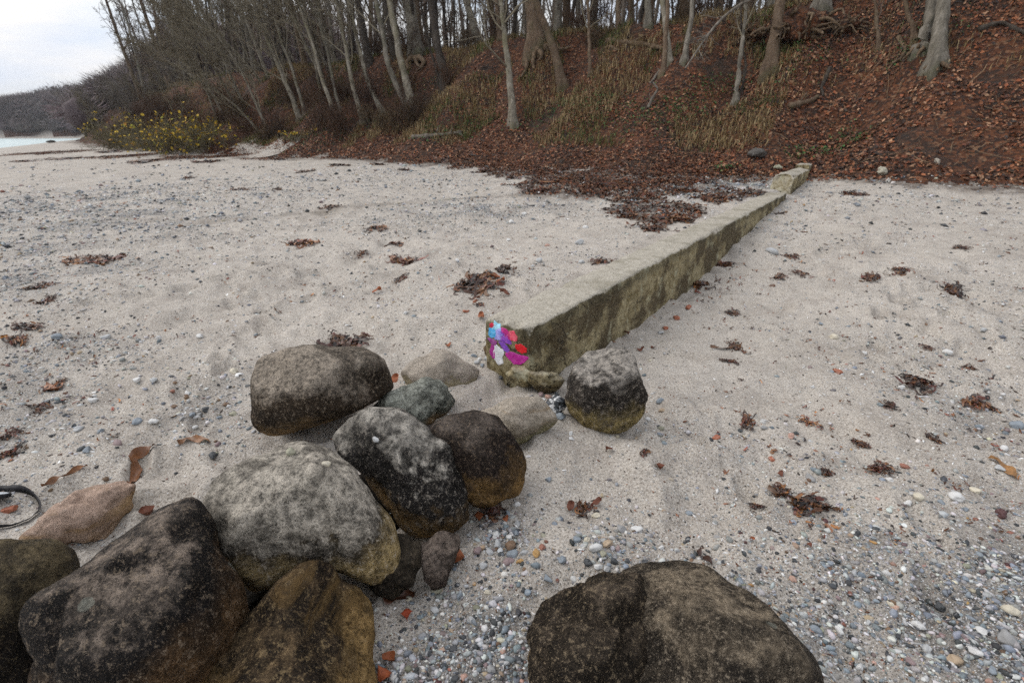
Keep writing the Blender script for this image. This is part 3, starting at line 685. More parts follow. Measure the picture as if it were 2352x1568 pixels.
# crumbled footing under the near corner
for fk, (fp_, fr_) in enumerate([([(1162, 850), (1178, 839), (1204, 842), (1226, 858), (1232, 876), (1212, 890), (1186, 886), (1168, 870)], .10), ([(1210, 852), (1245, 852), (1278, 858), (1296, 874), (1286, 894), (1256, 902), (1228, 894), (1212, 876)], .12)]):
    fo, fV, fF = outline_solid('footing', fp_, fr_, CONC_FOOT, contact=(fp_[5][0], fp_[5][1] + 2), seed=22.0 + fk, amp=.012, facet=.02, sub=4, planes=14)
    fo.data.transform(__import__('mathutils').Matrix.Translation(fo.location)); fo.location = (0, 0, 0); fo.parent = beam_root
so, sV, sF = outline_solid('embedded_stone', [(1110, 798), (1118, 788), (1127, 800), (1130, 816), (1121, 820), (1112, 812)], .035, MATS['root'], contact=(1120, 818), seed=23.0, amp=.004, sub=3)
so.data.transform(__import__('mathutils').Matrix.Translation(so.location)); so.location = (0, 0, 0); so.parent = beam_root

def paint(poly, c1, c2, seed):
    """a daub of paint following the rough face, a few millimetres thick"""
    q = np.array(poly, float) * .1992 + np.array([1065.75, 704.4])
    cen = q.mean(0); th = np.linspace(0, 2 * math.pi, 49)[:-1]
    rr = []
    e0 = q - cen; e1 = np.roll(e0, -1, 0)
    for t in th:
        dx, dy = math.cos(t), math.sin(t); e = e1 - e0; den = dx * e[:, 1] - dy * e[:, 0]; den = np.where(abs(den) < 1e-9, 1e-9, den)
        tr = (e0[:, 0] * e[:, 1] - e0[:, 1] * e[:, 0]) / den; s = (e0[:, 0] * dy - e0[:, 1] * dx) / den
        ok = (s >= -1e-6) & (s <= 1 + 1e-6) & (tr > 0); rr.append(tr[ok].max() if ok.any() else rr[-1])
    rr = np.array(rr) * 1.13 * (1 + .14 * fbm(np.stack([np.cos(th) * 3, np.sin(th) * 3, th * 0], -1), 3, .6, seed))
    V = []; lev = [0, .3, .55, .75, .9, .97, 1.03]
    for li, l in enumerate(lev):
        for k, t in enumerate(th):
            u, v = cen + np.array([math.cos(t), math.sin(t)]) * rr[k] * l
            d = Vector(ray(u, v)).normalized(); h, nn, ix, ds = btree.ray_cast(Vector(CAM), d)
            if h is None: h = Vector(at_depth(u, v, 3.2))
            off = .0035 if li < len(lev) - 1 else -.003
            V.append(np.array(h) - np.array([NX, NY, 0]) * off)
    V = np.array(V); m = len(th)
    i, j = np.meshgrid(np.arange(len(lev) - 1), np.arange(m), indexing='ij'); i = i.ravel(); j = j.ravel(); j2 = (j + 1) % m
    F = np.stack([i * m + j, i * m + j2, (i + 1) * m + j2, (i + 1) * m + j], -1)
    M = MT('paint', .45); n = M.noise(1, 4, .6, M.mapr(None, (40, 40, 160), (0, .35, 0)))
    g = M.noise(34, 3, .6)
    c = M.mix(M.ramp(g, [(.42, 0), (.6, 1)]), c1, c2); c = M.mix(M.ramp(n, [(.3, .35), (.48, 0)]), c, tuple(x * .6 for x in c1))
    wear = M.math('ADD', M.math('MULTIPLY', M.noise(70, 5, .75), .6), M.math('MULTIPLY', n, .4)); c = M.mix(M.ramp(wear, [(.36, .85), (.44, 0)]), c, (.20, .165, .10))
    M.base(c); M.bump(wear, .8, .006)
    return mesh_np('paint_daub', V, [F], M.m, parent=beam_root)
for k, (nm, poly, c1, c2) in enumerate([
    ('small red paint daub', [(300, 195), (325, 185), (350, 200), (352, 225), (330, 238), (302, 228)], (.62, .02, .05), (.70, .05, .10)),
    ('pale cyan paint daub', [(352, 163), (382, 195), (418, 198), (416, 238), (375, 262), (325, 246), (345, 215)], (.30, .66, .85), (.50, .80, .92)),
    ('sky blue paint daub', [(295, 250), (372, 255), (366, 342), (320, 352), (284, 325)], (.06, .40, .78), (.16, .52, .85)),
    ('periwinkle paint daub', [(362, 252), (422, 258), (440, 330), (420, 382), (350, 372), (372, 320)], (.28, .28, .72), (.45, .42, .85)),
    ('purple paint daub', [(430, 282), (492, 332), (536, 402), (525, 427), (470, 412), (418, 392)], (.22, .06, .48), (.36, .10, .55)),
    ('crimson paint daub', [(435, 243), (492, 263), (532, 320), (520, 377), (480, 342), (440, 287)], (.50, .02, .22), (.62, .05, .28)),
    ('coral paint daub', [(525, 285), (572, 290), (612, 345), (600, 397), (545, 382), (513, 322)], (.78, .08, .14), (.85, .16, .22)),
    ('dull plum paint streak', [(278, 363), (330, 372), (372, 402), (366, 442), (328, 432)], (.30, .06, .26), (.38, .10, .34)),
    ('violet paint streak', [(405, 405), (470, 420), (520, 490), (510, 527), (465, 502), (430, 452)], (.20, .07, .50), (.32, .10, .58)),
    ('magenta paint strip', [(325, 440), (352, 462), (362, 602), (330, 592), (300, 520)], (.42, .03, .30), (.52, .06, .36)),
    ('white paint daub', [(360, 445), (440, 485), (460, 540), (437, 590), (456, 640), (400, 652), (355, 602), (345, 510)], (.80, .82, .86), (.86, .87, .90)),
    ('bright red paint daub', [(590, 440), (660, 435), (718, 480), (715, 520), (665, 535), (615, 500)], (.72, .01, .02), (.80, .03, .04)),
    ('wide magenta paint daub', [(490, 540), (570, 525), (640, 560), (730, 575), (735, 605), (650, 665), (580, 650), (520, 595)], (.50, .02, .30), (.58, .05, .38))]):
    paint(poly, c1, c2, 3.0 + k)['label'] = nm

o, _, _ = beam_solid('concrete_block', -2.04, -1.62, 12.62, 15.3, .10, .77, CONC, seed=5.0, ridge=.05, front=.40, amp=.02, chip=.06)
tag(o, 'broken upper length of the concrete beam with slanted mossy end', 'beam')
o, _, _ = beam_solid('concrete_fragment', -1.98, -1.66, 15.42, 16.2, .30, .88, CONC, seed=6.0, front=.1, amp=.015)
tag(o, 'short last concrete fragment where the beam meets the leaf litter', 'beam')

# ------------------------------------------------------------------ places to name things by
LAND = [(735, 900, 'by the brown oblong boulder'), (1395, 900, 'by the two-lobed boulder'), (700, 1190, 'by the large pale grey boulder'), (1110, 1060, 'by the rounded brown boulder'),
        (1130, 1260, 'in the shingle below the central pile'), (1390, 1260, 'above the huge granular boulder'), (1100, 1500, 'in the shingle at the bottom edge'), (2150, 1480, 'in the shingle of the lower right corner'),
        (2250, 1150, 'near the right edge, on mixed shingle'), (1800, 1150, 'on dimpled sand right of centre'), (1650, 850, 'on sand right of the two-lobed boulder'), (2150, 900, 'on speckled sand at the far right'),
        (1100, 830, 'at the painted beam end'), (1050, 650, 'on sand left of the beam'), (1280, 540, 'left of the beam halfway up'), (1650, 620, 'at the foot of the beam flank'), (1900, 560, 'on the pale sand right of the beam'),
        (450, 930, 'in the pebble scatter left of the oblong boulder'), (150, 900, 'in the weedy band at the left edge'), (150, 1120, 'near the black strap'), (250, 650, 'on the left shingle band'),
        (600, 500, 'on the open sand towards the bush'), (1650, 430, 'beside the upper beam, among leaf litter'), (400, 1080, 'on the sand above the big dark boulder'), (2050, 420, 'at the foot of the leafy slope'), (800, 390, 'along the litter line under the bank'),
        (900, 1400, 'beside the warm brown boulder'), (1290, 930, 'in the gap by the two-lobed boulder'), (250, 380, 'on the far left beach')]
def place(u, v): return min(LAND, key=lambda l: (l[0] - u) ** 2 + ((l[1] - v) * 1.4) ** 2)[2]
_seen = {}
def unique(label):
    """a second thing with the same words says which one it is"""
    k = _seen.get(label, 0); _seen[label] = k + 1
    return label if k == 0 else label + [', another', ', third one', ', fourth one', ', fifth one', ', sixth one'][min(k - 1, 4)]

# ------------------------------------------------------------------ pebbles
PAL = dict(white=(.64, .64, .63), pale=(.44, .45, .455), blue=(.24, .275, .31), grey=(.30, .30, .30), dark=(.065, .07, .075), tan=(.43, .33, .23), brown=(.19, .12, .075), mauve=(.27, .20, .20),
           pink=(.48, .30, .24), cream=(.60, .55, .44), olive=(.33, .32, .24), ochre=(.46, .28, .11), red=(.30, .135, .095), maroon=(.09, .04, .04))
WORD = dict(white='white', pale='pale grey', blue='blue grey', grey='grey', dark='blackish', tan='tan', brown='brown', mauve='mauve grey', pink='pinkish', cream='cream', olive='olive grey', ochre='ochre', red='brick red', maroon='dark maroon')
PK = list(PAL); PW = np.array([.22, .17, .23, .12, .17, .03, .03, .02, .01, .02, .012, .004, .004, .004]); PW /= PW.sum()
ico1, ico1F = icosphere(1); ico2, ico2F = icosphere(2); ico3, ico3F = icosphere(3)
def lumpy(V, k, amt): return V * (1 + amt * fbm(V * 1.1 + k * 9.7, 2, .5))[:, None]
PEB2 = [lumpy(ico2, k, .38) for k in range(7)]; PEB1 = [lumpy(ico1, k, .30) for k in range(5)]; PEB3 = [lumpy(ico3, k, .36) * (1 + .05 * vnoise(ico3 * 4 + k))[:, None] for k in range(8)]
# angular flints: sphere pressed against a few random planes
def flint(k):
    r = np.random.default_rng(100 + k); V = ico3.copy()
    for _ in range(9):
        n = r.normal(size=3); n /= np.linalg.norm(n); d = r.uniform(.42, .8); s = V @ n; V = V - np.clip(s - d, 0, 9)[:, None] * n
    return V
FLI = [flint(k) for k in range(6)]
_pm = {}
def pebble(u, v, px, ck, flat=.6, kind=None, base=None, name='pebble'):
    p, t = hit(u, v) if base is None else base
    s = px / 1176 * t / 2
    r = np.random.default_rng(int(u * 7 + v * 13)); k = r.integers(0, 8) if kind is None else kind
    fl = ck in ('white', 'blue', 'dark', 'pale', 'grey') and r.random() < .45
    key = (k, ck, fl)
    if key not in _pm:
        V = FLI[k % 6] if fl else PEB3[k]
        o = mesh_np(name, V, [ico3F], MATS['pebble'], colr=np.tile(PAL[ck], (len(V), 1)) * (1 + .15 * vnoise(V * 2)[:, None]))
        _pm[key] = o.data; col.objects.unlink(o)
    o = bpy.data.objects.new(name, _pm[key]); col.objects.link(o)
    e = r.uniform(.75, 1.25); o.scale = (s * e, s / e * .85, s * flat)
    o.location = (p[0], p[1], p[2] + s * flat * .45); o.rotation_euler = (r.uniform(-.25, .25), r.uniform(-.25, .25), r.uniform(0, 6.3))
    size = 'large' if px > 26 else 'medium' if px > 17 else 'small'
    tag(o, unique(f"{size} {WORD[ck]} {'angular' if fl else 'rounded'} pebble {place(u, v)}"), 'pebble', 'pebbles lying singly on the sand')
    return o
for q in '''317 878 18 white|353 875 16 pale|475 942 18 dark|440 955 14 blue|458 953 16 grey|420 962 18 grey|452 964 12 white|537 952 20 olive|232 990 16 blue|171 979 18 dark|183 987 20 pale|215 922 18 white|317 970 20 blue|353 969 20 white|447 984 14 white|401 935 12 brown|537 854 20 cream|366 775 14 white|458 775 16 white|245 777 18 pale|133 775 20 blue|520 930 13 brown|505 960 16 blue|395 900 12 red|430 905 15 white|270 1020 22 mauve|200 1035 26 blue|490 1048 20 dark
1174 1256 26 brown|1174 1275 34 blue|1143 1251 24 pale|1169 1291 22 mauve|1195 1289 14 ochre|1139 1231 20 white|1187 1203 22 pale|1187 1159 16 white|1095 1268 22 mauve|1123 1268 20 pale|1394 1251 26 tan|1366 1261 26 white|1245 1259 16 red|1232 1272 20 ochre|1292 1287 20 blue|1257 1330 26 blue|1427 1217 28 grey|1464 1219 24 white|1517 1259 16 white|1556 1266 14 pale|1005 1358 22 olive|1058 1368 20 blue|1000 1402 18 pale|1083 1425 20 pale|1369 1185 18 cream|1259 1103 20 blue|1373 1303 20 white|1394 1307 20 pale|1325 1242 20 blue|1347 1242 16 cream|1065 1555 16 pink|1129 1537 20 grey|1109 1300 18 pale|1120 1361 14 cream|1170 1235 15 white|1185 1225 20 blue|1340 1255 18 pale|1410 1290 16 dark|1385 1275 18 olive|1350 1295 20 dark|1440 1290 14 dark|1165 1180 14 blue|1205 1270 16 pale
2192 1143 28 white|2257 1451 32 white|2299 1182 24 maroon|2322 1405 30 cream|2310 1469 36 grey|2109 1437 24 white|1928 1451 22 white|2236 1495 28 white|2194 1518 30 tan|2046 1389 14 cream|1860 1098 26 grey|1584 1180 16 blue|2109 1147 24 cream|2224 1368 18 blue|2095 1402 18 grey|1993 1432 18 pale|1874 1447 20 blue|2078 1073 16 red|2292 1076 24 pale|2305 1031 18 white|2217 1171 22 blue|2044 1103 14 white|2085 1155 16 white|2162 1155 18 blue|2240 1130 20 cream|2160 1395 24 dark|2130 1490 22 pale|1975 1535 20 white|2280 1540 26 blue|2090 1520 18 mauve|1680 1320 14 pale|1700 1338 16 blue
2329 979 34 blue|2068 891 16 white|1983 811 16 white|1914 777 20 cream|1817 1002 16 pink|1773 581 22 pale|1865 890 14 white|2176 812 20 white|1700 990 16 dark|1755 985 14 grey|2260 760 14 pale|1885 745 12 blue
1051 599 12 white|1167 554 14 white|1175 512 13 white|1345 524 14 white|1258 565 12 pink|1237 601 18 pale|1335 604 14 pale|1204 493 14 white|1328 561 26 pale|932 720 10 white|1120 826 20 pale|1101 826 14 white|1096 834 12 pale|1088 818 13 blue|1108 840 12 blue|1516 922 16 blue|1521 943 12 tan|1488 964 12 white|1311 996 11 white|1258 913 16 pink|1243 908 14 mauve|1288 960 28 blue|1516 765 16 pale|1311 1008 15 white|1150 868 12 dark|1240 925 12 pale|1250 918 12 white'''.replace('\n', '|').split('|'):
    u, v, px, ck = q.split(); pebble(float(u), float(v), float(px) * 1.05, ck)
# banded flint stuck between the two-lobed boulder and the low sandy stone
M = MT('banded_flint', .35); n = M.noise(1, 3, .5, M.mapr(None, (14, 40, 30), (.5, .4, .8)), 1.0)
M.base(M.ramp(n, [(.42, (.018, .02, .024)), (.55, (.10, .11, .12)), (.6, (.62, .62, .62))]))
o, _, _ = outline_solid('flint_stone', [(1258, 912), (1285, 908), (1300, 920), (1296, 940), (1288, 960), (1266, 950), (1252, 930)], .05, M.m, contact=(1275, 955), seed=31.0, amp=.01, facet=.03, sub=4)
tag(o, 'black and white banded flint in the gap by the two-lobed boulder', 'stone')
o, _, _ = outline_solid('white_stone', [(530, 1430), (545, 1418), (560, 1424), (556, 1445), (544, 1458), (530, 1450)], .03, MATS['pebble'], zc=.15, seed=32.0, amp=.006, facet=.01, sub=3)
o.data.color_attributes.new('Col', 'FLOAT_COLOR', 'POINT').data.foreach_set('color', np.tile([.62, .64, .68, 1], len(o.data.vertices)).astype(np.float32))
tag(o, 'pale stone jammed in the dark crack between two big boulders', 'stone')

OCT = np.array([[1, 0, 0], [0, 1, 0], [-1, 0, 0], [0, -1, 0], [0, 0, 1], [0, 0, -1.]]) * np.array([1.2, .8, 1]); OCTF = np.array([[0, 1, 4], [1, 2, 4], [2, 3, 4], [3, 0, 4], [1, 0, 5], [2, 1, 5], [3, 2, 5], [0, 3, 5]])
def scatter_pebbles():
    parts = []
    r_ = np.random.default_rng(5)
    for r0, r1, dens, smin, proto, pF, base in ((.85, 2.6, 10500, .0034, PEB2, ico2F, .010), (2.6, 5.5, 2300, .0048, PEB1, ico1F, .045), (5.5, 10, 900, .0072, [OCT], OCTF, .055), (10, 18, 260, .013, [OCT], OCTF, .07), (18, 40, 45, .024, [OCT], OCTF, .08)):
        am = math.radians(56); area = (r1 * r1 - r0 * r0) * am; n = int(area * dens)
        r = np.sqrt(r_.uniform(r0 * r0, r1 * r1, n)); th = r_.uniform(-am, am, n); x = r * np.sin(th); y = r * np.cos(th)
        a, b = to_ab(x, y)
        g = gravel(x, y); cl = np.clip(fbm2(x * 1.7, y * 1.7, 3, seed=51), 0, 1)
        pacc = np.clip(g, 0, 1) ** 1.5 * 1.0 + base * (.10 + 4.0 * cl * cl)
        ok = (r_.random(n) < pacc) & ((a < -2.04) | (a > -1.62) | (b < 2.5) | (b > 16)) & (b < 15.2)
        x, y, g = x[ok], y[ok], g[ok]; n = len(x)
        s = smin * np.exp(np.abs(r_.normal(0, .62, n))) * r_.uniform(.8, 1.15, n)
        s = np.minimum(s, smin * 4.2)
        ci = r_.choice(len(PK), n, p=PW); C = np.array([PAL[k] for k in PK])[ci] * r_.uniform(.55, 1.12, (n, 1)) * r_.uniform(.95, 1.05, (n, 3))
        z = H(x, y); fl = r_.uniform(.45, .85, n); e = r_.uniform(.7, 1.35, n)
        S = np.stack([s * e, s / e, s * fl], -1); pos = np.stack([x, y, z + s * fl * r_.uniform(-.45, .55, n)], -1)
        R = eul(n, .5, r_); which = r_.integers(0, len(proto), n)
        if r0 < 1:                      # the finest grit needs fewer faces
            m = s < .0058; parts.append(stamp(PEB1[2], ico1F, pos[m], R[m], S[m], C[m])); which[m] = -1
        for k in range(len(proto)):
            m = which == k
            if m.any(): parts.append(stamp(proto[k], pF, pos[m], R[m], S[m], C[m]))
    V, F, C = join(parts)
    o = mesh_np('shingle', V, F, MATS['pebble'], colr=C); tag(o, 'mixed grey, white and brown shingle strewn over the sand', 'shingle', kind='stuff')
    print('shingle verts', len(V))
PIT_ON = True; scatter_pebbles(); PIT_ON = False

def scatter_crumbs():
    """broken shell, weed crumbs and coarse grains: tiny flakes everywhere on the near sand"""
    r_ = np.random.default_rng(15); parts = []
    for r0, r1, n, s0 in ((.9, 3.2, 15000, .0028), (3.2, 8, 22000, .0050), (8, 20, 13000, .011)):
        am = math.radians(56); r = np.sqrt(r_.uniform(r0 * r0, r1 * r1, n)); th = r_.uniform(-am, am, n); x = r * np.sin(th); y = r * np.cos(th)
        a, b = to_ab(x, y); ok = (r_.random(n) < .35 + .8 * np.clip(fbm2(x * 1.1, y * 1.1, 3, seed=61), 0, 1)) & ((a < -2.04) | (a > -1.62) | (b < 2.5)) & (b < 15.4)
        x, y = x[ok], y[ok]; n = len(x)
        s = s0 * np.exp(r_.normal(0, .45, n)); t = r_.random(n)[:, None]
        C = np.where(t < .55, np.array([[.78, .78, .77]]), np.where(t < .72, np.array([[.045, .03, .022]]), np.where(t < .9, np.array([[.14, .055, .025]]), np.array([[.33, .15, .09]])))) * r_.uniform(.7, 1.2, (n, 1))
        S = np.stack([s * r_.uniform(.8, 2.4, n), s, s * .25], -1)
        parts.append(stamp(OCT, OCTF, np.stack([x, y, H(x, y) + s * .15], -1), eul(n, .5, r_), S, C))
    V, F, C = join(parts)
    o = mesh_np('shell_crumbs', V, F, MATS['pebble'], colr=C); tag(o, 'crumbs of shell and dried weed sprinkled on the sand', 'shell crumbs', kind='stuff')
scatter_crumbs()

# ------------------------------------------------------------------ seaweed clumps, kelp straps, leaves, brick
WEEDC = 1.35 * np.array([[.030, .017, .013], [.055, .026, .016], [.095, .040, .018], [.020, .014, .012], [.14, .062, .022], [.085, .025, .016]])
def ribbons(n, rad, width, r, lift=.03, seg=7, asp=.5):
    V, F, C, off = [], [], [], 0
    for k in range(n):
        L = rad * r.uniform(.45, 1.3); L *= .8; p = np.array([np.clip(r.normal(0, rad * .40), -rad * .8, rad * .8), np.clip(r.normal(0, rad * .38 * asp), -rad * .7 * asp, rad * .7 * asp), 0.004 + abs(r.normal(0, lift * .5))]); an = r.uniform(0, 6.28); wd = width * r.uniform(.4, 1.5)
        tw = r.uniform(-.8, .8); pts = []; bend = r.normal(0, .65)
        for s in range(seg):
            pts.append(p.copy()); an += bend + r.normal(0, .35); st = L / seg
            p = p + np.array([math.cos(an) * st, math.sin(an) * st * asp, r.normal(0, lift * .35)]); p[2] = max(.003, min(p[2], lift * 1.6))
        pts = np.array(pts); T = np.gradient(pts, axis=0); T /= np.linalg.norm(T, axis=1)[:, None] + 1e-9
        up = np.array([math.sin(tw * 2), math.cos(tw * 3) * .3, 1.0]); B = np.cross(T, up); B /= np.linalg.norm(B, axis=1)[:, None] + 1e-9
        prof = wd * np.sin(np.linspace(.35, math.pi - .15, seg)) ** .6
        V += [pts + B * prof[:, None], pts - B * prof[:, None] + np.array([0, 0, .004])]
        idx = np.arange(seg - 1); F.append(np.stack([off + idx, off + idx + 1, off + seg + idx + 1, off + seg + idx], -1)); off += 2 * seg
        c = WEEDC[r.integers(0, len(WEEDC))] * r.uniform(.6, 1.5); C.append(np.tile(c, (2 * seg, 1)))
    return np.concatenate(V), np.concatenate(F), np.concatenate(C)
def settle(V, base, rot):
    """lay a shape made around the origin on the terrain at base"""
    c, s = math.cos(rot), math.sin(rot); x = base[0] + V[:, 0] * c - V[:, 1] * s; y = base[1] + V[:, 0] * s + V[:, 1] * c
    return np.stack([x, y, H(x, y) + V[:, 2]], -1)
def weed(u, v, px, dark=1.0, n=None):
    p, t = hit(u, v); rad = px / 1176 * t / 2 * (1.0 if u < 1300 else .9); r = np.random.default_rng(int(u * 3 + v))
    V, F, C = ribbons(n or int(np.clip(24 + px * .6, 28, 100)), rad, np.clip(rad * .05, .0035, .008 + .001 * t), r, lift=np.clip(rad * .11, .005, .04), asp=r.uniform(.5, 1.0), seg=9)
    V = settle(V, p, r.uniform(0, 3.14))
    o = mesh_np('seaweed_clump', V, [F], MATS['weed'], colr=C * dark, origin=p)
    big = 'large' if px > 85 else 'small' if px < 55 else 'ragged'; sh = 'blackish' if dark < .8 else 'dark red-brown' if dark < 1.4 else 'amber brown'
    tag(o, unique(f'{big} {sh} seaweed clump {place(u, v)}'), 'seaweed', 'seaweed clumps washed up on the sand')
for q in '''790 792 130 .6 110|1095 652 130 1|1160 618 75 .6|930 605 90 1.4|920 640 50 1|905 560 45 1.3|865 525 60 1.3|690 562 90 1.6|762 478 55 .8|830 582 40 1|1380 602 70 1|1790 493 45 .4 40|1960 447 70 .7|2065 625 60 .8|2190 668 95 .6|1840 628 50 1.1|1790 637 45 1|1600 655 95 1.2|1660 610 60 1|2000 640 80 1|2210 570 45 .7|1690 797 60 1|1670 830 60 1|2110 880 110 .7|2240 927 90 1.3|2040 932 55 .7|1715 968 70 1.2|1855 970 60 1.8|1790 1130 60 1.4|1850 1158 130 .8|1740 1165 45 .7|1900 1088 40 .7|2020 1077 85 .9|1975 1022 60 .8|230 600 110 1.4|170 598 60 1.2|90 660 70 1|110 692 60 1.2|70 752 80 1|40 782 70 1.3|125 888 60 .8|90 938 55 .7|20 1000 60 1|30 1042 70 1|640 367 60 .7|780 381 60 .7|870 379 50 .8|640 436 40 .8|550 436 50 .9|1345 1170 60 1|1130 1178 70 .6|1540 508 110 .9 70|1440 500 70 1|1500 528 90 .9|1105 396 60 .7|1180 408 50 .7|1250 420 70 .8|1010 372 60 .7|480 372 70 .8|330 372 80 .8|160 365 110 .8|60 372 90 .8|250 350 90 .8|1480 1040 30 1|2130 800 40 .9|2225 845 45 .9|2280 940 40 .9|2145 1010 50 .8|870 1270 30 .4|1680 720 45 .8|1815 590 50 .9|1100 700 30 1|430 410 50 .9|1385 980 30 .6|1265 955 34 .7|700 395 50 .8|930 392 45 .8'''.split('|'):
    a_ = [float(x) for x in q.split()]; weed(a_[0], a_[1], a_[2], a_[3], int(a_[4]) if len(a_) > 4 else None)

def weed_scraps():
    """torn single strands and flakes of weed, more of them along the old tide lines"""
    r = np.random.default_rng(63); parts = []; n = 0
    for u0, u1, v0, v1, m in ((0, 260, 560, 1060, 190), (0, 700, 370, 560, 170), (700, 1500, 400, 700, 150), (1480, 2352, 460, 760, 230), (1650, 2352, 760, 1250, 190), (1500, 1750, 560, 720, 90), (300, 900, 560, 780, 60)):
        uu, vv = r.uniform(u0, u1, m), r.uniform(v0, v1, m); cl = fbm2(uu / 90, vv / 45, 2, seed=65)
        for u, v in zip(uu[cl > -.12], vv[cl > -.12]):
            p, t = hit(u, v); a, b = to_ab(p[0], p[1])
            if b > 15 or (-2.06 < a < -1.6 and b > 2.4): continue
            V, F, C = ribbons(int(r.integers(1, 4)), r.uniform(.025, .075) * (1 + t * .05), r.uniform(.002, .005) * (1 + t * .12), r, .012, 7, r.uniform(.4, 1)); parts.append((settle(V, p, r.uniform(0, 3)), F, C * r.uniform(.8, 2.2)))
    V, F, C = join(parts); tag(mesh_np('weed_scraps', V, F, MATS['weed'], colr=C), 'torn strands and flakes of dried weed strewn over the sand', 'weed scraps', kind='stuff')
weed_scraps()
def kelp(path, wpx, colr, label, wave=.012):
    pts = np.array([hit(*q)[0] for q in path]); t = np.linspace(0, len(pts) - 1, 30)
    P = np.stack([np.interp(t, range(len(pts)), pts[:, k]) for k in range(3)], -1)
    ker = np.hanning(7); ker /= ker.sum()
    for k in range(2): P[:, k] = np.convolve(np.pad(P[:, k], 3, 'edge'), ker, 'valid')
    T = np.gradient(P, axis=0); T /= np.linalg.norm(T, axis=1)[:, None]; B = np.stack([-T[:, 1], T[:, 0], np.zeros(len(T))], -1)
    d = np.linalg.norm(pts.mean(0) - CAM); wd = wpx / 1176 * d / 2 * np.interp(np.linspace(0, 1, 30), [0, .15, .5, .85, 1], [.3, .8, 1, .9, .25])
    V = []
    for s in (-1, -.5, 0, .5, 1):
        q = P + B * (wd * s)[:, None]; q[:, 2] = H(q[:, 0], q[:, 1]) + .007 + wave * (.6 + .6 * np.sin(t * 3.1 + s * 1.7)) * (.4 + abs(s)); V.append(q)
    V = np.array(V); k, n = V.shape[:2]; F = []
    for i in range(k - 1):
        j = np.arange(n - 1); F.append(np.stack([i * n + j, i * n + j + 1, (i + 1) * n + j + 1, (i + 1) * n + j], -1))
    o = mesh_np('kelp_strap', V.reshape(-1, 3), [np.concatenate(F)], MATS['weed'], colr=np.tile(colr, (k * n, 1)) * (1 + .3 * vnoise(V.reshape(-1, 3) * 30)[:, None]), origin=P[0])
    tag(o, label, 'seaweed', 'kelp straps on the sand')
kelp([(362, 1028), (330, 1040), (305, 1055), (318, 1078), (312, 1105), (298, 1122)], 17, (.15, .060, .022), 'broad amber brown kelp strap above the pinkish buff slab')
kelp([(205, 1073), (175, 1082), (150, 1102), (125, 1108), (95, 1122)], 7, (.17, .066, .018), 'narrow orange kelp strap near the black strap')
kelp([(410, 1022), (430, 1010), (455, 1012), (486, 1022)], 12, (.18, .075, .022), 'short amber kelp strap on the sand above the pale grey boulder')
kelp([(2268, 1052), (2295, 1066), (2318, 1085), (2332, 1102)], 16, (.24, .12, .04), 'amber kelp strap at the right edge among pebbles')
kelp([(1606, 1262), (1604, 1280), (1622, 1288), (1634, 1302)], 12, (.05, .022, .014), 'curled dark kelp strap behind the huge granular boulder')
kelp([(882, 1388), (905, 1380), (935, 1372), (955, 1362)], 22, (.075, .030, .016), 'wet dark brown kelp blade beside the warm brown boulder')
kelp([(1760, 1122), (1800, 1140), (1850, 1162), (1900, 1168), (1925, 1178)], 10, (.10, .05, .025), 'long thin kelp strand across the dimpled sand')
kelp([(2205, 922), (2240, 930), (2275, 935)], 16, (.16, .065, .02), 'rusty kelp blade beside a clump at the far right')
kelp([(1630, 798), (1665, 803), (1695, 800)], 8, (.12, .06, .03), 'thin faded kelp strand right of the two-lobed boulder')
kelp([(105, 885), (125, 900), (140, 880)], 16, (.22, .075, .02), 'orange brown kelp blade in the weedy band')
kelp([(0, 780), (12, 776), (26, 780)], 16, (.40, .17, .03), 'bright orange kelp scrap at the left edge')

def leaf_shape(nu=7, nv=5, curl=.25, seed=0):
    """ovate beech leaf with midrib fold and curled rim; unit length"""
    V = []
    for i in range(nu):
        t = i / (nu - 1); wv = .36 * math.sin(math.pi * min(t ** .8, 1)) ** .75 + .004
        for j in range(nv):
            s = j / (nv - 1) * 2 - 1
            V.append((t - .5, wv * s * (1 + .06 * math.sin(9 * t + seed)), abs(s) * .10 + curl * (s * s * .35 * math.sin(seed + t * 3) + (t - .5) ** 2 * math.cos(seed * 2)) + .03 * math.sin(t * 11 + s * 3 + seed)))
    F = [(i * nv + j, i * nv + j + 1, (i + 1) * nv + j + 1, (i + 1) * nv + j) for i in range(nu - 1) for j in range(nv - 1)]
    V = np.array(V); V[:, 2] -= V[:, 2].min(); return V, np.array(F)
def one_leaf(u, v, px, c, label, base=None):
    p, t = hit(u, v) if base is None else base
    r = np.random.default_rng(int(u + v * 3)); V, F = leaf_shape(10, 7, .8, r.uniform(0, 6)); s = px / 1176 * t * 1.1
    an = r.uniform(0, 6.28); c_, s_ = math.cos(an), math.sin(an)
    V = V * s; V = np.stack([V[:, 0] * c_ - V[:, 1] * s_, V[:, 0] * s_ + V[:, 1] * c_, V[:, 2] + .004 + .25 * abs(V[:, 0])], -1) + p
    o = mesh_np('fallen_leaf', V, [F], MATS['leaf'], colr=np.tile(c, (len(V), 1)), origin=p); tag(o, label, 'leaf', 'single fallen leaves on the sand')
OR, DK = (.27, .085, .034), (.13, .044, .024)
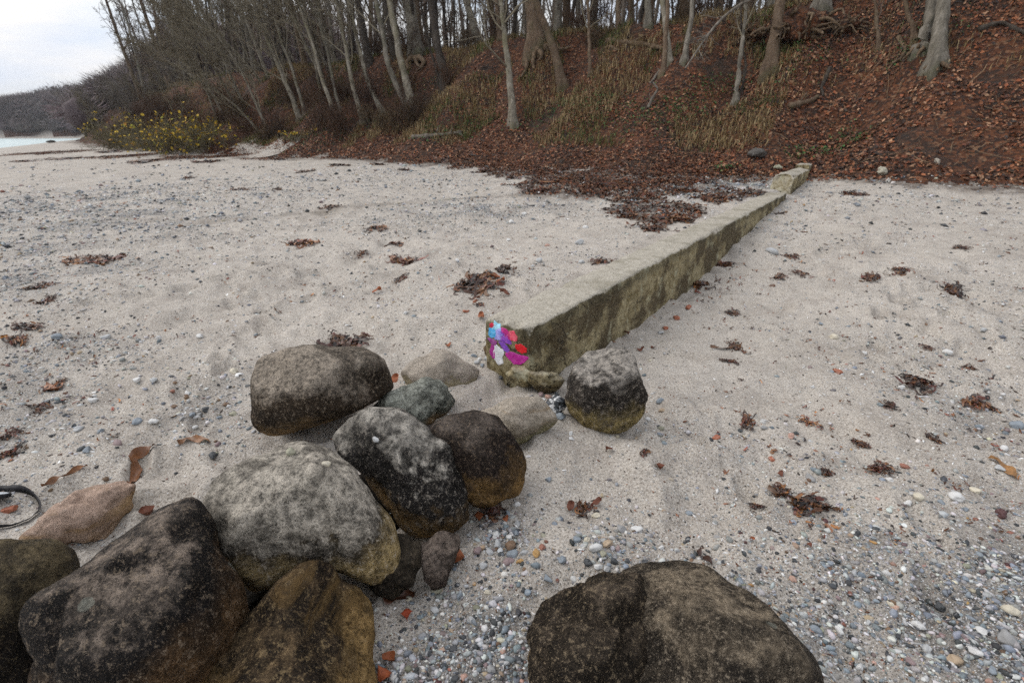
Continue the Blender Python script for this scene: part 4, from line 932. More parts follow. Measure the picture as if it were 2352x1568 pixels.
for u, v, px, c, l in [(1100, 1196, 34, OR, 'curled orange beech leaf under the rounded brown boulder'), (1160, 1195, 16, OR, 'small orange leaf scrap near the rounded brown boulder'), (1053, 1285, 40, OR, 'upright orange beech leaf on the small flat brown stone'),
                       (935, 1420, 34, (.30, .055, .022), 'red-orange beech leaf beside the warm brown boulder'), (893, 1515, 34, OR, 'orange leaf leaning on the right side of the warm brown boulder'), (884, 1556, 40, (.30, .08, .03), 'orange leaf at the bottom edge touching the warm brown boulder'),
                       (1790, 1092, 16, DK, 'small oval brown leaf on dimpled sand'), (1398, 1038, 20, DK, 'brown leaf scrap below the two-lobed boulder'), (1856, 1255, 16, DK, 'tiny curled red leaf on dimpled sand above the huge boulder'), (1726, 1242, 13, OR, 'tiny orange leaf left of a curled red one'),
                       (340, 1184, 40, DK, 'dark brown leaf behind the big dark boulder'), (1515, 1076, 26, DK, 'brown leaf cluster scrap on sand right of the rounded boulder'), (905, 878, 26, OR, 'orange leaf wedged beside the brown oblong boulder'), (1462, 735, 18, DK, 'dark red leaf at the foot of the beam flank'),
                       (1470, 805, 16, DK, 'brown leaf right of the two-lobed boulder top'), (1440, 772, 20, DK, 'brown leaf stuck at the beam flank behind the two-lobed boulder'), (1385, 862, 10, DK, 'tiny brown leaf behind the two-lobed boulder'), (1500, 800, 12, DK, 'tiny dark leaf on open sand right of the two-lobed boulder'),
                       (1030, 795, 14, OR, 'small orange leaf on sand left of the painted beam end'), (1138, 640, 22, OR, 'upright orange leaf at the end of the large seaweed clump'), (1150, 652, 18, OR, 'flat orange leaf right of the large seaweed clump'), (1160, 680, 22, DK, 'brown leaf near the left edge of the beam'), (866, 675, 20, OR, 'orange leaf on sand left of the large seaweed clump'),
                       (1105, 730, 18, OR, 'orange leaf just left of the painted beam corner'), (1095, 690, 14, DK, 'small brown leaf left of the beam'), (1310, 1170, 22, DK, 'brown leaf scrap in the ragged weed below centre'), (1370, 1160, 22, DK, 'dark leaf above the cream pebble')]:
    one_leaf(u, v, px, c, l)
def brick(u, v, px, label):
    p, t = hit(u, v); s = px / 1176 * t / 2; r = np.random.default_rng(int(u)); V = np.clip(ico3 * 1.5, -1, 1) * np.array([1, .62, .42]); V = V * (1 + .12 * fbm(V * 2 + u, 2))[:, None]
    M = bpy.data.objects
    o = mesh_np('brick_fragment', V * s, [ico3F], MATS['pebble'], colr=np.tile((.36, .135, .08), (len(V), 1))); o.location = (p[0], p[1], p[2] + s * .25); o.rotation_euler = (r.uniform(-.3, .3), r.uniform(-.3, .3), r.uniform(0, 3))
    tag(o, label, 'brick', 'brick bits on the sand')
for u, v, px, l in [(1553, 732, 18, 'orange brick bit right of the beam flank, farther one'), (1528, 754, 15, 'orange brick bit right of the beam flank, nearer one'), (1645, 1007, 20, 'rounded red brick bit on sand right of the two-lobed boulder'), (1924, 855, 18, 'worn red brick bit on the speckled sand at right'),
                    (1772, 1055, 14, 'flat orange brick bit above the oval brown leaf'), (1581, 707, 14, 'faded orange brick bit close under the beam'), (1092, 693, 12, 'small brick bit left of the beam end'), (22, 1172, 26, 'dull red brick piece inside the black strap loop'), (1070, 716, 12, 'small brick bit on the sand left of the painted end')]:
    brick(u, v, px, l)

# snail-like pebbles lying on top of the pale grey boulder
RB = BVHTree.FromPolygons([tuple(v) for v in np.concatenate([r[0] for r in ROCKS])], [tuple(int(x) for x in f) for f in np.concatenate([r[1] + sum(len(q[0]) for q in ROCKS[:i]) for i, r in enumerate(ROCKS)])])
for u, v, px, c, l in [(667, 1042, 20, 'olive', 'snail-shaped pebble on the crest of the pale grey boulder'), (750, 1068, 16, 'cream', 'small cream pebble on the right shoulder of the pale grey boulder'), (864, 1012, 14, 'pale', 'pale chip lying on the silvery top of the black streaked boulder')]:
    d = Vector(ray(u, v)); hh = RB.ray_cast(Vector(CAM), d.normalized())
    if hh[0]: o = pebble(u, v, px, c, .8, 2, (np.array(hh[0]), (hh[0] - Vector(CAM)).length)); o['label'] = l

# ------------------------------------------------------------------ black strap with a pale oval disc
def strap():
    root = empty('black_strap', P2(40, 1170)); tag(root, 'black webbing strap looped round a pale oval disc at the left edge', 'strap')
    px = [(-46, 1140), (-20, 1131), (0, 1130), (30, 1131), (55, 1134), (74, 1139), (86, 1149), (91, 1163), (86, 1180), (68, 1194), (38, 1205), (8, 1212), (-30, 1218), (-60, 1205), (-64, 1170)]
    pts = np.array([P2(*q) for q in px]); n = 70; t = np.linspace(0, len(pts), n + 1)[:-1]
    P = np.stack([np.interp(t, range(len(pts) + 1), np.append(pts[:, k], pts[0, k])) for k in range(2)], -1)
    ker = np.hanning(7); ker /= ker.sum(); P = np.stack([np.convolve(np.concatenate([P[-3:, k], P[:, k], P[:3, k]]), ker, 'valid') for k in range(2)], -1)
    z = H(P[:, 0], P[:, 1]); T = np.roll(P, -1, 0) - np.roll(P, 1, 0); T /= np.linalg.norm(T, axis=1)[:, None]; Nn = np.stack([-T[:, 1], T[:, 0]], -1)
    tilt = .5 + .45 * np.sin(np.arange(n) * .18); wd = .032; th = .0016
    rows = []
    for s, e in ((0, -1), (1, -1), (1, 1), (0, 1)):
        lean = wd * np.sin(tilt) * s; up = wd * np.cos(tilt) * s
        rows.append(np.stack([P[:, 0] + Nn[:, 0] * (lean + e * th), P[:, 1] + Nn[:, 1] * (lean + e * th), z + .004 + up], -1))
    V = np.array(rows).transpose(1, 0, 2).reshape(-1, 3); F = []
    for i in range(n):
        for k in range(4): a = i * 4 + k; b = i * 4 + (k + 1) % 4; c = ((i + 1) % n) * 4 + (k + 1) % 4; d = ((i + 1) % n) * 4 + k; F.append((a, b, c, d))
    M = MT('black_webbing', .6); nn = M.noise(300, 2); M.base(M.ramp(nn, [(.3, (.008, .008, .010)), (.7, (.018, .018, .022))])); M.bump(nn, .3, .001)
    loc = np.array(root.location)
    mesh_np('band', V - loc, [np.array(F)], M.m, parent=root)
    # oval disc with a black rim
    c, t_ = hit(2, 1150); L = [(0, 0, .012)]; 
    def ring(rx, ry, zz, m=32): return [(rx * math.cos(q), ry * math.sin(q), zz) for q in np.linspace(0, 2 * math.pi, m + 1)[:-1]]
    def lathe(name, prof, mat):
        V = []; m = 32
        for rr_, zz in prof: V += ring(rr_ * .052, rr_ * .036, zz)
        V = np.array(V); a = .35; V = np.stack([V[:, 0] * math.cos(a) + V[:, 1] * math.sin(a), -V[:, 0] * math.sin(a) + V[:, 1] * math.cos(a), V[:, 2]], -1); V = V @ np.array([[1, 0, 0], [0, .87, .5], [0, -.5, .87]]).T
        F = [(i * m + j, i * m + (j + 1) % m, (i + 1) * m + (j + 1) % m, (i + 1) * m + j) for i in range(len(prof) - 1) for j in range(m)]
        return mesh_np(name, V + c + np.array([-.004, 0, .028]) - loc, [np.array(F)], mat, parent=root)
    W = MT('pale_plastic', .4); W.base(W.mix(W.noise(20, 3), (.50, .54, .58), (.58, .62, .66)))
    d = lathe('disc', [(.01, .016), (.5, .0158), (.8, .014), (.95, .011), (.97, .006)], W.m); d['label'] = 'pale blue grey oval disc'
    rim = lathe('rim', [(.96, .002), (.98, .013), (1.08, .014), (1.16, .008), (1.16, -.004), (.9, -.006), (.02, -.006)], M.m); rim.parent = d
strap()

# ------------------------------------------------------------------ woody growth
def frames(P):
    T = np.gradient(P, axis=1); T /= np.linalg.norm(T, axis=2)[..., None] + 1e-9
    ref = np.where(np.abs(T[..., 2:3]) > .9, np.array([1., 0, 0]), np.array([0, 0, 1.]))
    A = np.cross(T, ref); A /= np.linalg.norm(A, axis=2)[..., None] + 1e-9
    return T, A, np.cross(T, A)
def tubes(P, R, sides, C=None):
    """P (n,k,3) R (n,k) -> joined tubes"""
    n, k = P.shape[:2]; T, A, B = frames(P); q = np.linspace(0, 2 * math.pi, sides + 1)[:-1]
    V = P[:, :, None] + R[:, :, None, None] * (np.cos(q)[None, None, :, None] * A[:, :, None] + np.sin(q)[None, None, :, None] * B[:, :, None])
    i, j, l = np.meshgrid(np.arange(n), np.arange(k - 1), np.arange(sides), indexing='ij'); b = (i * k + j) * sides; l2 = (l + 1) % sides
    F = np.stack([b + l, b + l2, b + sides + l2, b + sides + l], -1).reshape(-1, 4)
    C = np.repeat(C, k * sides, 0) if C is not None else np.zeros((n * k * sides, 3))
    return V.reshape(-1, 3), F, C
def sprout(P, R, L, c, ratio, ang, up, wander, k, r, tmin=.2, tmax=.98, taper=.45, bias=(0, 0, 0)):
    """c children on each parent polyline"""
    n, kp = P.shape[:2]; idx = np.repeat(np.arange(n), c); m = len(idx)
    t = r.uniform(tmin, tmax, m); f = t * (kp - 1); i0 = np.minimum(f.astype(int), kp - 2); w_ = (f - i0)[:, None]
    p = P[idx, i0] * (1 - w_) + P[idx, i0 + 1] * w_; rad = (R[idx, i0] * (1 - w_[:, 0]) + R[idx, i0 + 1] * w_[:, 0]) * taper
    T, A, B = frames(P); tt, aa, bb = T[idx, i0], A[idx, i0], B[idx, i0]
    az = r.uniform(0, 2 * math.pi, m)[:, None]; an = r.normal(ang, .22, m)[:, None]
    d = tt * np.cos(an) + (aa * np.cos(az) + bb * np.sin(az)) * np.sin(an) + np.array([0, 0, up]) + np.array(bias)
    d /= np.linalg.norm(d, axis=1)[:, None]
    Lc = L[idx] * ratio * r.uniform(.55, 1.25, m) * (1.15 - .6 * t); out = np.zeros((m, k, 3)); out[:, 0] = p
    for s in range(1, k):
        d = d + r.normal(0, wander, (m, 3)) + np.array([0, 0, up * .25]) + np.array(bias) * .4; d /= np.linalg.norm(d, axis=1)[:, None]
        out[:, s] = out[:, s - 1] + d * (Lc / (k - 1))[:, None]
    Rc = rad[:, None] * np.linspace(1, .25, k)[None]
    return out, Rc, Lc
def smooth_path(pts, n):
    pts = np.asarray(pts, float); t = np.linspace(0, len(pts) - 1, n); P = np.stack([np.interp(t, range(len(pts)), pts[:, k]) for k in range(3)], -1)
    if n > 9:
        w_ = max(3, int(n / len(pts)) | 1); ker = np.hanning(w_ + 2); ker /= ker.sum(); h = len(ker) // 2
        Q = np.stack([np.convolve(np.pad(P[:, k], h, 'reflect', reflect_type='odd'), ker, 'valid') for k in range(3)], -1); P = Q
    return P
def crown_parts(P, R, L, r, spec, minr, c0, c1):
    """spec: list of (count, ratio, angle, up, wander, points, sides, tmin)"""
    parts = []
    for lv, (c, ratio, ang, up, wd, k, sd_, tmin, bias) in enumerate(spec):
        P, R, L = sprout(P, R, L, c, ratio, ang, up, wd, k, r, tmin, bias=bias, taper=.36 if lv == 0 else .5); R = np.maximum(R, minr)
        f = r.random((len(P), 1)); parts.append(tubes(P, R, sd_, np.array(c0) * (1 - f) + np.array(c1) * f))
    return parts
def trunk_mesh(P, R, sides, r, flare=.55, lump=.06, foot=0.0):
    P = P[None]; k = P.shape[1]; h = np.linalg.norm(P[0] - P[0, 0], axis=1); Rr = R * (1 + flare * np.exp(-np.maximum(h - foot, 0) / (R[0] * 2.0)))
    V, F, _ = tubes(P, Rr[None], sides)
    c = np.repeat(P[0], sides, 0); O = V - c; hh = np.repeat(h, sides)
    az = np.tile(np.linspace(0, 2 * math.pi, sides + 1)[:-1], k)
    n = lump * fbm(V * (1.0 / R[0]) * .7, 3, .5) + .30 * np.exp(-np.maximum(hh - foot, 0) / (R[0] * 1.8)) * np.sin(az * 4 + R[0] * 90)
    return c + O * (1 + n)[:, None], F
TW_OLIVE = ((.105, .086, .060), (.27, .235, .170)); TW_BROWN = ((.075, .052, .038), (.18, .13, .10)); TW_PALE = ((.15, .145, .14), (.30, .29, .28))
SEAWARD = np.array([-NX, -NY, 0])

def hero_tree(path, wpx, bark, label, height=11, branch_t=.35, nb=9, br=.30, tw=TW_OLIVE, bias=(0, 0, 0), seed=0, roots=(), dense=(4, 3, 2), wander=.12, sink=.7, cat='tree', up=.25):
    base, t = hit(*path[0]); r = np.random.default_rng(seed + 500)
    pts = [base - np.array([0, 0, sink * min(1, max(.5, wpx / 25))])] + [at_depth(u, v, t) for u, v in [path[0]] + list(path[1:])]
    d = pts[-1] - pts[-2]; d /= np.linalg.norm(d); L0 = sum(np.linalg.norm(pts[i + 1] - pts[i]) for i in range(len(pts) - 1))
    d = d * .8 + np.array([0, 0, .35]); d /= np.linalg.norm(d)
    while L0 < height:
        st = min(1.6, height - L0 + .05); d = d + r.normal(0, .06, 3); d /= np.linalg.norm(d); pts.append(pts[-1] + d * st); L0 += st
    n = 30; P = smooth_path(pts, n); P = P + np.concatenate([np.zeros((3, 3)), r.normal(0, .012, (n - 3, 3))])
    R0 = wpx / 1176 * t / 2; h = np.linspace(0, 1, n); R = R0 * (1 - .78 * h) ** .85
    root = empty('tree', base); tag(root, label, cat, 'bare trees on the bank'); o_ = np.array(base)
    V, F = trunk_mesh(P, R, 14, r, foot=sink * min(1, max(.5, wpx / 25))); tk = mesh_np('trunk', V - o_, [F], MATS[bark], parent=root)
    Pm = P[None]; Rm = R[None]; Lm = np.array([L0])
    spec = [(nb, br, .95, up, wander, 8, 5, branch_t, bias), (dense[0], .5, .8, .12, .16, 6, 4, .2, bias), (dense[1], .5, .75, .1, .2, 5, 3, .15, (0, 0, 0)), (dense[2], .5, .7, .05, .2, 4, 3, .1, (0, 0, 0))]
    parts = crown_parts(Pm, Rm, Lm, r, spec, .004 + .00022 * t, *tw)
    V, F, C = join(parts); mesh_np('crown', V - o_, F, MATS['twig'], colr=C, parent=root)
    for q in roots:
        rp_ = np.array([hit(u, v)[0] for u, v in q]); rp_[:, 2] += .06; rp_ = rp_ - (rp_ - CAM) * .006; Pq = smooth_path(rp_, 14)
        V, F, _ = tubes(Pq[None], (R0 * np.linspace(.42, .10, 14) * (1 + .2 * np.sin(np.arange(14) * 1.7)))[None], 7)
        V = V + (fbm(V * 9, 2) * .02)[:, None]; mesh_np('root', V - o_, [F], MATS['root'], parent=tk)
    return root
LEFTB = (-.18, -.05, 0)
hero_tree([(688, 274), (672, 225), (645, 165), (612, 85), (585, 15), (560, -60)], 13, 'bark_pale', 'pale slanting trunk standing left of all the leaning birches', 10, .30, 16, .36, bias=LEFTB, seed=1, dense=(6, 5, 3))
hero_tree([(702, 268), (688, 215), (668, 150), (645, 95), (628, 30), (610, -40)], 9, 'bark_pale', 'thin pale trunk close behind the leftmost slanting trunk', 9, .3, 12, .34, bias=LEFTB, seed=2, dense=(6, 5, 3))
hero_tree([(772, 278), (758, 230), (738, 180), (722, 110), (690, 20), (672, -50)], 11, 'bark_pale', 'slim curved trunk with brown base, second from the left', 10, .35, 13, .34, bias=LEFTB, seed=3, dense=(5, 5, 3))
hero_tree([(782, 262), (768, 200), (752, 120), (735, 60), (720, -20)], 8, 'bark_grey', 'thin grey trunk just right of the slim curved one', 9, .35, 10, .32, bias=LEFTB, seed=4)
hero_tree([(836, 284), (822, 240), (806, 180), (795, 110), (775, 20), (765, -40)], 13, 'bark_pale', 'whitish trunk standing lowest in the row of leaning trees', 10, .4, 12, .34, bias=LEFTB, seed=5, dense=(5, 5, 3))
hero_tree([(880, 262), (862, 225), (840, 180), (828, 120), (808, 40), (795, -20)], 13, 'bark_pale', 'bright bent trunk with a kinked foot among the leaning trees', 10, .4, 11, .33, bias=LEFTB, seed=6)
hero_tree([(940, 250), (915, 205), (890, 150), (882, 90), (865, 10), (855, -40)], 16, 'bark_grey', 'grey swept trunk left of the thicker pair', 11, .45, 10, .32, bias=LEFTB, seed=7)
hero_tree([(952, 262), (938, 210), (918, 130), (905, 60), (892, -10)], 20, 'bark_pale', 'thick pale leaning trunk right of the swept grey one', 12, .5, 10, .30, bias=LEFTB, seed=8)
hero_tree([(958, 128), (950, 80), (942, 10), (936, -60)], 30, 'bark_grey', 'stout straight trunk on the crest with roots hanging below', 14, .4, 9, .28, seed=9, roots=[[(948, 134), (932, 146), (938, 158), (930, 166)], [(962, 136), (975, 146), (968, 160), (958, 166)], [(955, 138), (958, 150), (965, 158)]])
hero_tree([(1028, 200), (1018, 160), (1002, 90), (992, 20), (985, -40)], 22, 'bark_dark', 'dark trunk halfway up the grassy bank', 12, .4, 10, .3, seed=10, tw=TW_BROWN)
hero_tree([(1012, 195), (1000, 150), (985, 105), (972, 50), (965, -10)], 7, 'bark_dark', 'thin dark stem leaning beside the dark bank trunk', 8, .4, 9, .3, seed=11, tw=TW_BROWN)
hero_tree([(1178, 290), (1176, 230), (1168, 150), (1160, 90), (1152, 20), (1145, -40)], 19, 'bark_pale', 'solitary pale trunk at the foot of the bank, centre of the picture', 9, .36, 12, .38, seed=12, bias=(0, -.05, .05), dense=(4, 4, 3), wander=.22)
hero_tree([(1236, 112), (1230, 70), (1222, 10), (1218, -40)], 38, 'bark_brown', 'thickest crest tree above bare hanging roots', 14, .45, 8, .28, seed=13, tw=TW_BROWN, roots=[[(1228, 116), (1208, 122), (1206, 140), (1212, 155), (1206, 168), (1196, 182)], [(1240, 118), (1228, 128), (1224, 145), (1226, 160)], [(1250, 114), (1275, 112), (1292, 118), (1310, 112)], [(1235, 118), (1245, 128), (1240, 142)]])
hero_tree([(1292, 202), (1282, 150), (1268, 100), (1248, 50), (1228, 0), (1215, -50)], 21, 'bark_brown', 'brown trunk leaning left in front of the thickest crest tree', 12, .4, 10, .32, seed=14, tw=TW_OLIVE, wander=.22)
hero_tree([(1356, 172), (1354, 120), (1352, 60), (1350, -10)], 9, 'bark_brown', 'slender straight brown stem on the middle of the bank', 9, .35, 10, .3, seed=15, tw=TW_OLIVE)
hero_tree([(1524, 168), (1528, 120), (1532, 60), (1534, -10)], 13, 'bark_brown', 'brown stem forming the left of two close trunks', 11, .4, 9, .3, seed=16, tw=TW_BROWN)
hero_tree([(1536, 146), (1534, 110), (1528, 60), (1522, 0), (1518, -40)], 16, 'bark_pale', 'pale trunk crossing behind the left of two close stems', 12, .4, 9, .3, seed=17)
hero_tree([(1572, 142), (1580, 90), (1588, 30), (1594, -30)], 13, 'bark_grey', 'grey trunk on the crest right of the two close stems', 12, .4, 8, .3, seed=18)
hero_tree([(1690, 238), (1694, 190), (1700, 130), (1708, 80), (1712, 20)], 14, 'bark_grey', 'short grey sapling trunk low on the leafy slope', 5.5, .5, 7, .3, seed=19)
hero_tree([(1702, 216), (1708, 180), (1714, 150), (1708, 110), (1702, 70)], 8, 'bark_dark', 'dark crooked stem twined with the short grey sapling', 4.5, .5, 6, .3, seed=20, tw=TW_BROWN)
hero_tree([(1766, 166), (1775, 110), (1786, 50), (1795, -10)], 30, 'bark_brown', 'sturdy brown trunk beside the tangled root plate', 12, .45, 8, .28, seed=21, tw=TW_BROWN)
hero_tree([(2148, 156), (2156, 100), (2164, 40), (2172, -20)], 33, 'bark_grey', 'smooth pale thick trunk with spreading foot on the right slope', 13, .45, 9, .28, seed=22, roots=[[(2142, 152), (2130, 158), (2118, 165)], [(2160, 154), (2172, 158), (2180, 165)], [(2148, 158), (2152, 168)]])
hero_tree([(2118, 112), (2130, 60), (2142, 0), (2150, -40)], 27, 'bark_grey', 'greyer trunk behind the smooth pale thick one', 13, .45, 8, .28, seed=23, roots=[[(2112, 112), (2098, 116), (2084, 130), (2072, 142)], [(2122, 115), (2110, 125), (2104, 140)]])
hero_tree([(2100, 90), (2092, 50), (2082, 20), (2075, -20)], 12, 'bark_brown', 'brown stem leaning left beside the thick right-hand pair', 8, .4, 8, .3, seed=24, tw=TW_BROWN)
hero_tree([(2018, 112), (2016, 70), (2012, 30), (2010, -20)], 10, 'bark_brown', 'slim brown stem between the root plate and the thick right-hand pair', 8, .3, 10, .3, seed=25, tw=TW_BROWN)
hero_tree([(1148, 92), (1145, 50), (1140, 0), (1135, -40)], 12, 'bark_brown', 'brown crest stem above the solitary pale trunk', 11, .35, 8, .3, seed=26, tw=TW_BROWN)
hero_tree([(1420, 70), (1420, 30), (1422, -20)], 12, 'bark_brown', 'brown crest stem above the mossy log', 10, .3, 8, .3, seed=27, tw=TW_BROWN)
hero_tree([(1490, 62), (1488, 20), (1486, -30)], 17, 'bark_grey', 'smooth grey crest trunk right of the mossy log', 13, .4, 8, .28, seed=28)
hero_tree([(1885, 30), (1890, 0), (1896, -40)], 34, 'bark_grey', 'grey trunk rising from the back of the root plate', 13, .4, 8, .28, seed=29)
hero_tree([(1100, 100), (1085, 50), (1070, 0), (1060, -40)], 18, 'bark_grey', 'grey trunk leaning left on the crest behind the solitary pale one', 12, .4, 9, .3, seed=30, tw=TW_BROWN)
hero_tree([(850, 150), (838, 90), (825, 20), (815, -40)], 18, 'bark_dark', 'dark trunk in the shade behind the leaning row', 13, .4, 9, .3, seed=31, tw=TW_BROWN)
hero_tree([(905, 130), (895, 70), (885, 0), (878, -50)], 14, 'bark_dark', 'dark upright trunk behind the thick pale leaning one', 13, .4, 9, .3, seed=32, tw=TW_BROWN)

# ---- plain forest trunks standing back from the crest
def forest_proto(seed, h, rad, bark, lean, tw):
    r = np.random.default_rng(seed); n = 16; P = np.zeros((n, 3)); d = np.array([lean, 0, 1.])
    for k in range(1, n): d = d + r.normal(0, .035, 3); d /= np.linalg.norm(d); P[k] = P[k - 1] + d * h / (n - 1)
    P[:, 2] -= .3; R = rad * (1 - .75 * np.linspace(0, 1, n)); root = empty('forest_tree')
    V, F = trunk_mesh(P, R, 8, r); mesh_np('trunk', V, [F], MATS[bark], parent=root)
    parts = crown_parts(P[None], R[None], np.array([h]), r, [(13, .24, 1.0, .3, .12, 6, 4, .12, (0, 0, 0)), (6, .5, .8, .15, .18, 5, 3, .2, (0, 0, 0)), (5, .5, .7, .1, .2, 4, 3, .1, (0, 0, 0))], .014, *tw)
    V, F, C = join(parts); mesh_np('crown', V, F, MATS['twig'], colr=C, parent=root); return root
fp = [forest_proto(1, 14, .17, 'bark_grey', .02, TW_BROWN), forest_proto(2, 13, .11, 'bark_dark', -.05, TW_BROWN), forest_proto(3, 15, .22, 'bark_brown', .0, TW_BROWN), forest_proto(4, 10, .06, 'bark_dark', .06, TW_BROWN), forest_proto(5, 12, .13, 'bark_dark', -.02, TW_OLIVE)]
FKIND = ['grey', 'dark slim', 'stout brown', 'thin dark', 'mossy dark']
CREST = [(200, 'the far left beach'), (350, 'the yellow-leaved bushes'), (500, 'the sand path'), (600, 'the pale slanting trunk'), (730, 'the slim curved trunk'), (810, 'the whitish low trunk'), (880, 'the pale leaning trunk'), (945, 'the stout crest trunk'), (1010, 'the dark bank trunk'), (1080, 'the left-leaning grey trunk'), (1155, 'the solitary pale trunk'), (1225, 'the thickest crest tree'), (1300, 'the log end'), (1352, 'the slender brown stem'), (1430, 'the mossy log'), (1490, 'the smooth grey trunk'), (1535, 'the two close stems'), (1590, 'the grey crest trunk'), (1700, 'the short grey sapling'), (1790, 'the sturdy brown trunk'), (1890, 'the great root plate'), (2012, 'the slim right-hand stem'), (2085, 'the left-leaning brown stem'), (2165, 'the thick pale trunk'), (2330, 'the dark crooked branch')]
r_ = np.random.default_rng(77); cnt = 0; fused = set()
while cnt < 235:
    a = r_.uniform(-95, 14); off = 7.4 + abs(r_.normal(0, 1)) * 17 + (3.5 if a > -2 else 0)
    if off > 50: continue
    b = float(foot_b(a)) + off; x, y = to_xy(a, b); u, v, f = proj(np.array([[x, y, 5.5]]))
    if u[0] < 120 or u[0] > 2420 or f[0] < 5: continue
    k = int(r_.integers(0, 5)); o = fp[k] if k not in fused else copy_tree(fp[k]); fused.add(k)
    o.location = (x, y, float(H(np.array([x]), np.array([y]))[0])); o.rotation_euler = (0, 0, r_.uniform(0, 6.28)); s = r_.uniform(.8, 1.2); o.scale = (s, s, s)
    zone = min(CREST, key=lambda c: abs(c[0] - u[0]))[1]
    tag(o, f"{FKIND[k]} trunk in the wood behind {zone}", 'tree', 'trunks of the wood behind the crest'); cnt += 1

# ---- bushy bare trees leaning out over the left part of the beach
def bushy_proto(seed, h, tw, name='bare_tree', minr=.0085, bias=(-.10, -.16, 0)):
    r = np.random.default_rng(seed); root = empty(name); parts = []; trunks = []
    for s in range(2):
        n = 14; P = np.zeros((n, 3)); d = np.array([-.28 + r.normal(0, .15), -.25 + r.normal(0, .15), 1.]); P[0] = (r.normal(0, .3), r.normal(0, .3), -.3)
        for k in range(1, n): d = d + r.normal(0, .06, 3) + np.array([-.015, -.015, 0]); d /= np.linalg.norm(d); P[k] = P[k - 1] + d * h * (1 - .15 * s) / (n - 1)
        R = .10 * (1 - .15 * s) * (1 - .8 * np.linspace(0, 1, n)); V, F, C = tubes(P[None], R[None], 7); trunks.append((V, F, C))
        parts += crown_parts(P[None], R[None], np.array([h * (1 - .15 * s)]), r, [(13, .40, .80, .22, .07, 7, 4, .12, bias), (6, .50, .55, .16, .08, 5, 3, .2, bias), (6, .52, .50, .14, .09, 4, 3, .12, (0, 0, 0)), (3, .6, .45, .10, .10, 3, 3, .2, (0, 0, 0))], minr, *tw)
    V, F, _ = join(trunks); mesh_np('trunk', V, F, MATS['bark_pale'], parent=root)
    V, F, C = join(parts); mesh_np('crown', V, F, MATS['twig'], colr=C, parent=root); return root
TW_GREY = ((.10, .088, .078), (.22, .195, .17))
bp = [bushy_proto(11, 9, TW_OLIVE), bushy_proto(12, 8, TW_OLIVE), bushy_proto(13, 8.5, TW_GREY)]
bused = set(); cnt = 0
spots = []
for k in range(56):
    a = -25 - 85 * (k / 55) ** 1.1 + r_.normal(0, 1.2); off = (1.8 + r_.uniform(0, 6.5)) if k % 3 else r_.uniform(6.5, 11); spots.append((a, off))
for a, off in spots:
    b = float(foot_b(a)) + off; x, y = to_xy(a, b); k = int(r_.integers(0, 2)) if a > -48 else int(r_.integers(1, 3)); z = float(H(np.array([x]), np.array([y]))[0])
    u, v, f = (float(q[0]) for q in proj(np.array([[x, y, z]]))); s = r_.uniform(.8, 1.2)
    room = v - float(np.interp(u - 3600 / f, [150, 213, 277, 333, 353, 377, 397, 430], [230, 194, 175, 159, 132, 99, 40, -250])); s = min(s, room * f / 1176 / 8.3)
    if s < .3: continue
    o = bp[k] if k not in bused else copy_tree(bp[k]); bused.add(k)
    o.location = (x, y, z); o.rotation_euler = (0, 0, r_.uniform(-.7, .7)); o.scale = (s, s, s)
    where = 'left of the slanting trunks' if a > -38 else 'above the yellow-leaved bushes' if a > -62 else 'far along the left bank'
    tag(o, f"{['olive', 'greenish', 'grey', 'purplish brown'][k]} bare tree leaning seaward {where}", 'tree', 'leafless trees leaning over the left beach')
for k in range(3):
    if k not in bused:
        for c in list(bp[k].children): bpy.data.objects.remove(c)
        bpy.data.objects.remove(bp[k])

# ---- reddish brushwood shrubs along the foot of the left bank
def shrub_proto(seed, h, c0, c1, stems=34):
    r = np.random.default_rng(seed); root = empty('bare_shrub'); n = 7; P = np.zeros((stems, n, 3)); az = r.uniform(0, 6.28, stems); d = np.stack([np.cos(az) * .45, np.sin(az) * .45, np.ones(stems)], -1)
    P[:, 0] = np.stack([r.normal(0, .35, stems), r.normal(0, .35, stems), np.full(stems, -.1)], -1); L = h * r.uniform(.6, 1.15, stems)
    for k in range(1, n): d = d + r.normal(0, .13, (stems, 3)); d /= np.linalg.norm(d, axis=1)[:, None]; P[:, k] = P[:, k - 1] + d * (L / (n - 1))[:, None]
    R = np.linspace(.014, .006, n)[None].repeat(stems, 0); f = r.random((stems, 1))
    V, F, C = tubes(P, R, 3, np.array(c0) * (1 - f) + np.array(c1) * f); mesh_np('stems', V, [F], MATS['twig'], colr=C, parent=root)
    parts = crown_parts(P, R, L, r, [(7, .42, .6, .2, .15, 4, 3, .2, (0, 0, 0)), (4, .5, .6, .1, .2, 3, 3, .2, (0, 0, 0))], .006, c0, c1)
    V, F, C = join(parts); mesh_np('twigs', V, F, MATS['twig'], colr=C, parent=root); return root
sp_ = [shrub_proto(21, 1.9, (.060, .034, .022), (.125, .072, .045)), shrub_proto(22, 1.5, (.070, .048, .028), (.14, .10, .060)), shrub_proto(23, 2.3, (.050, .030, .022), (.105, .066, .046))]
sused = set()
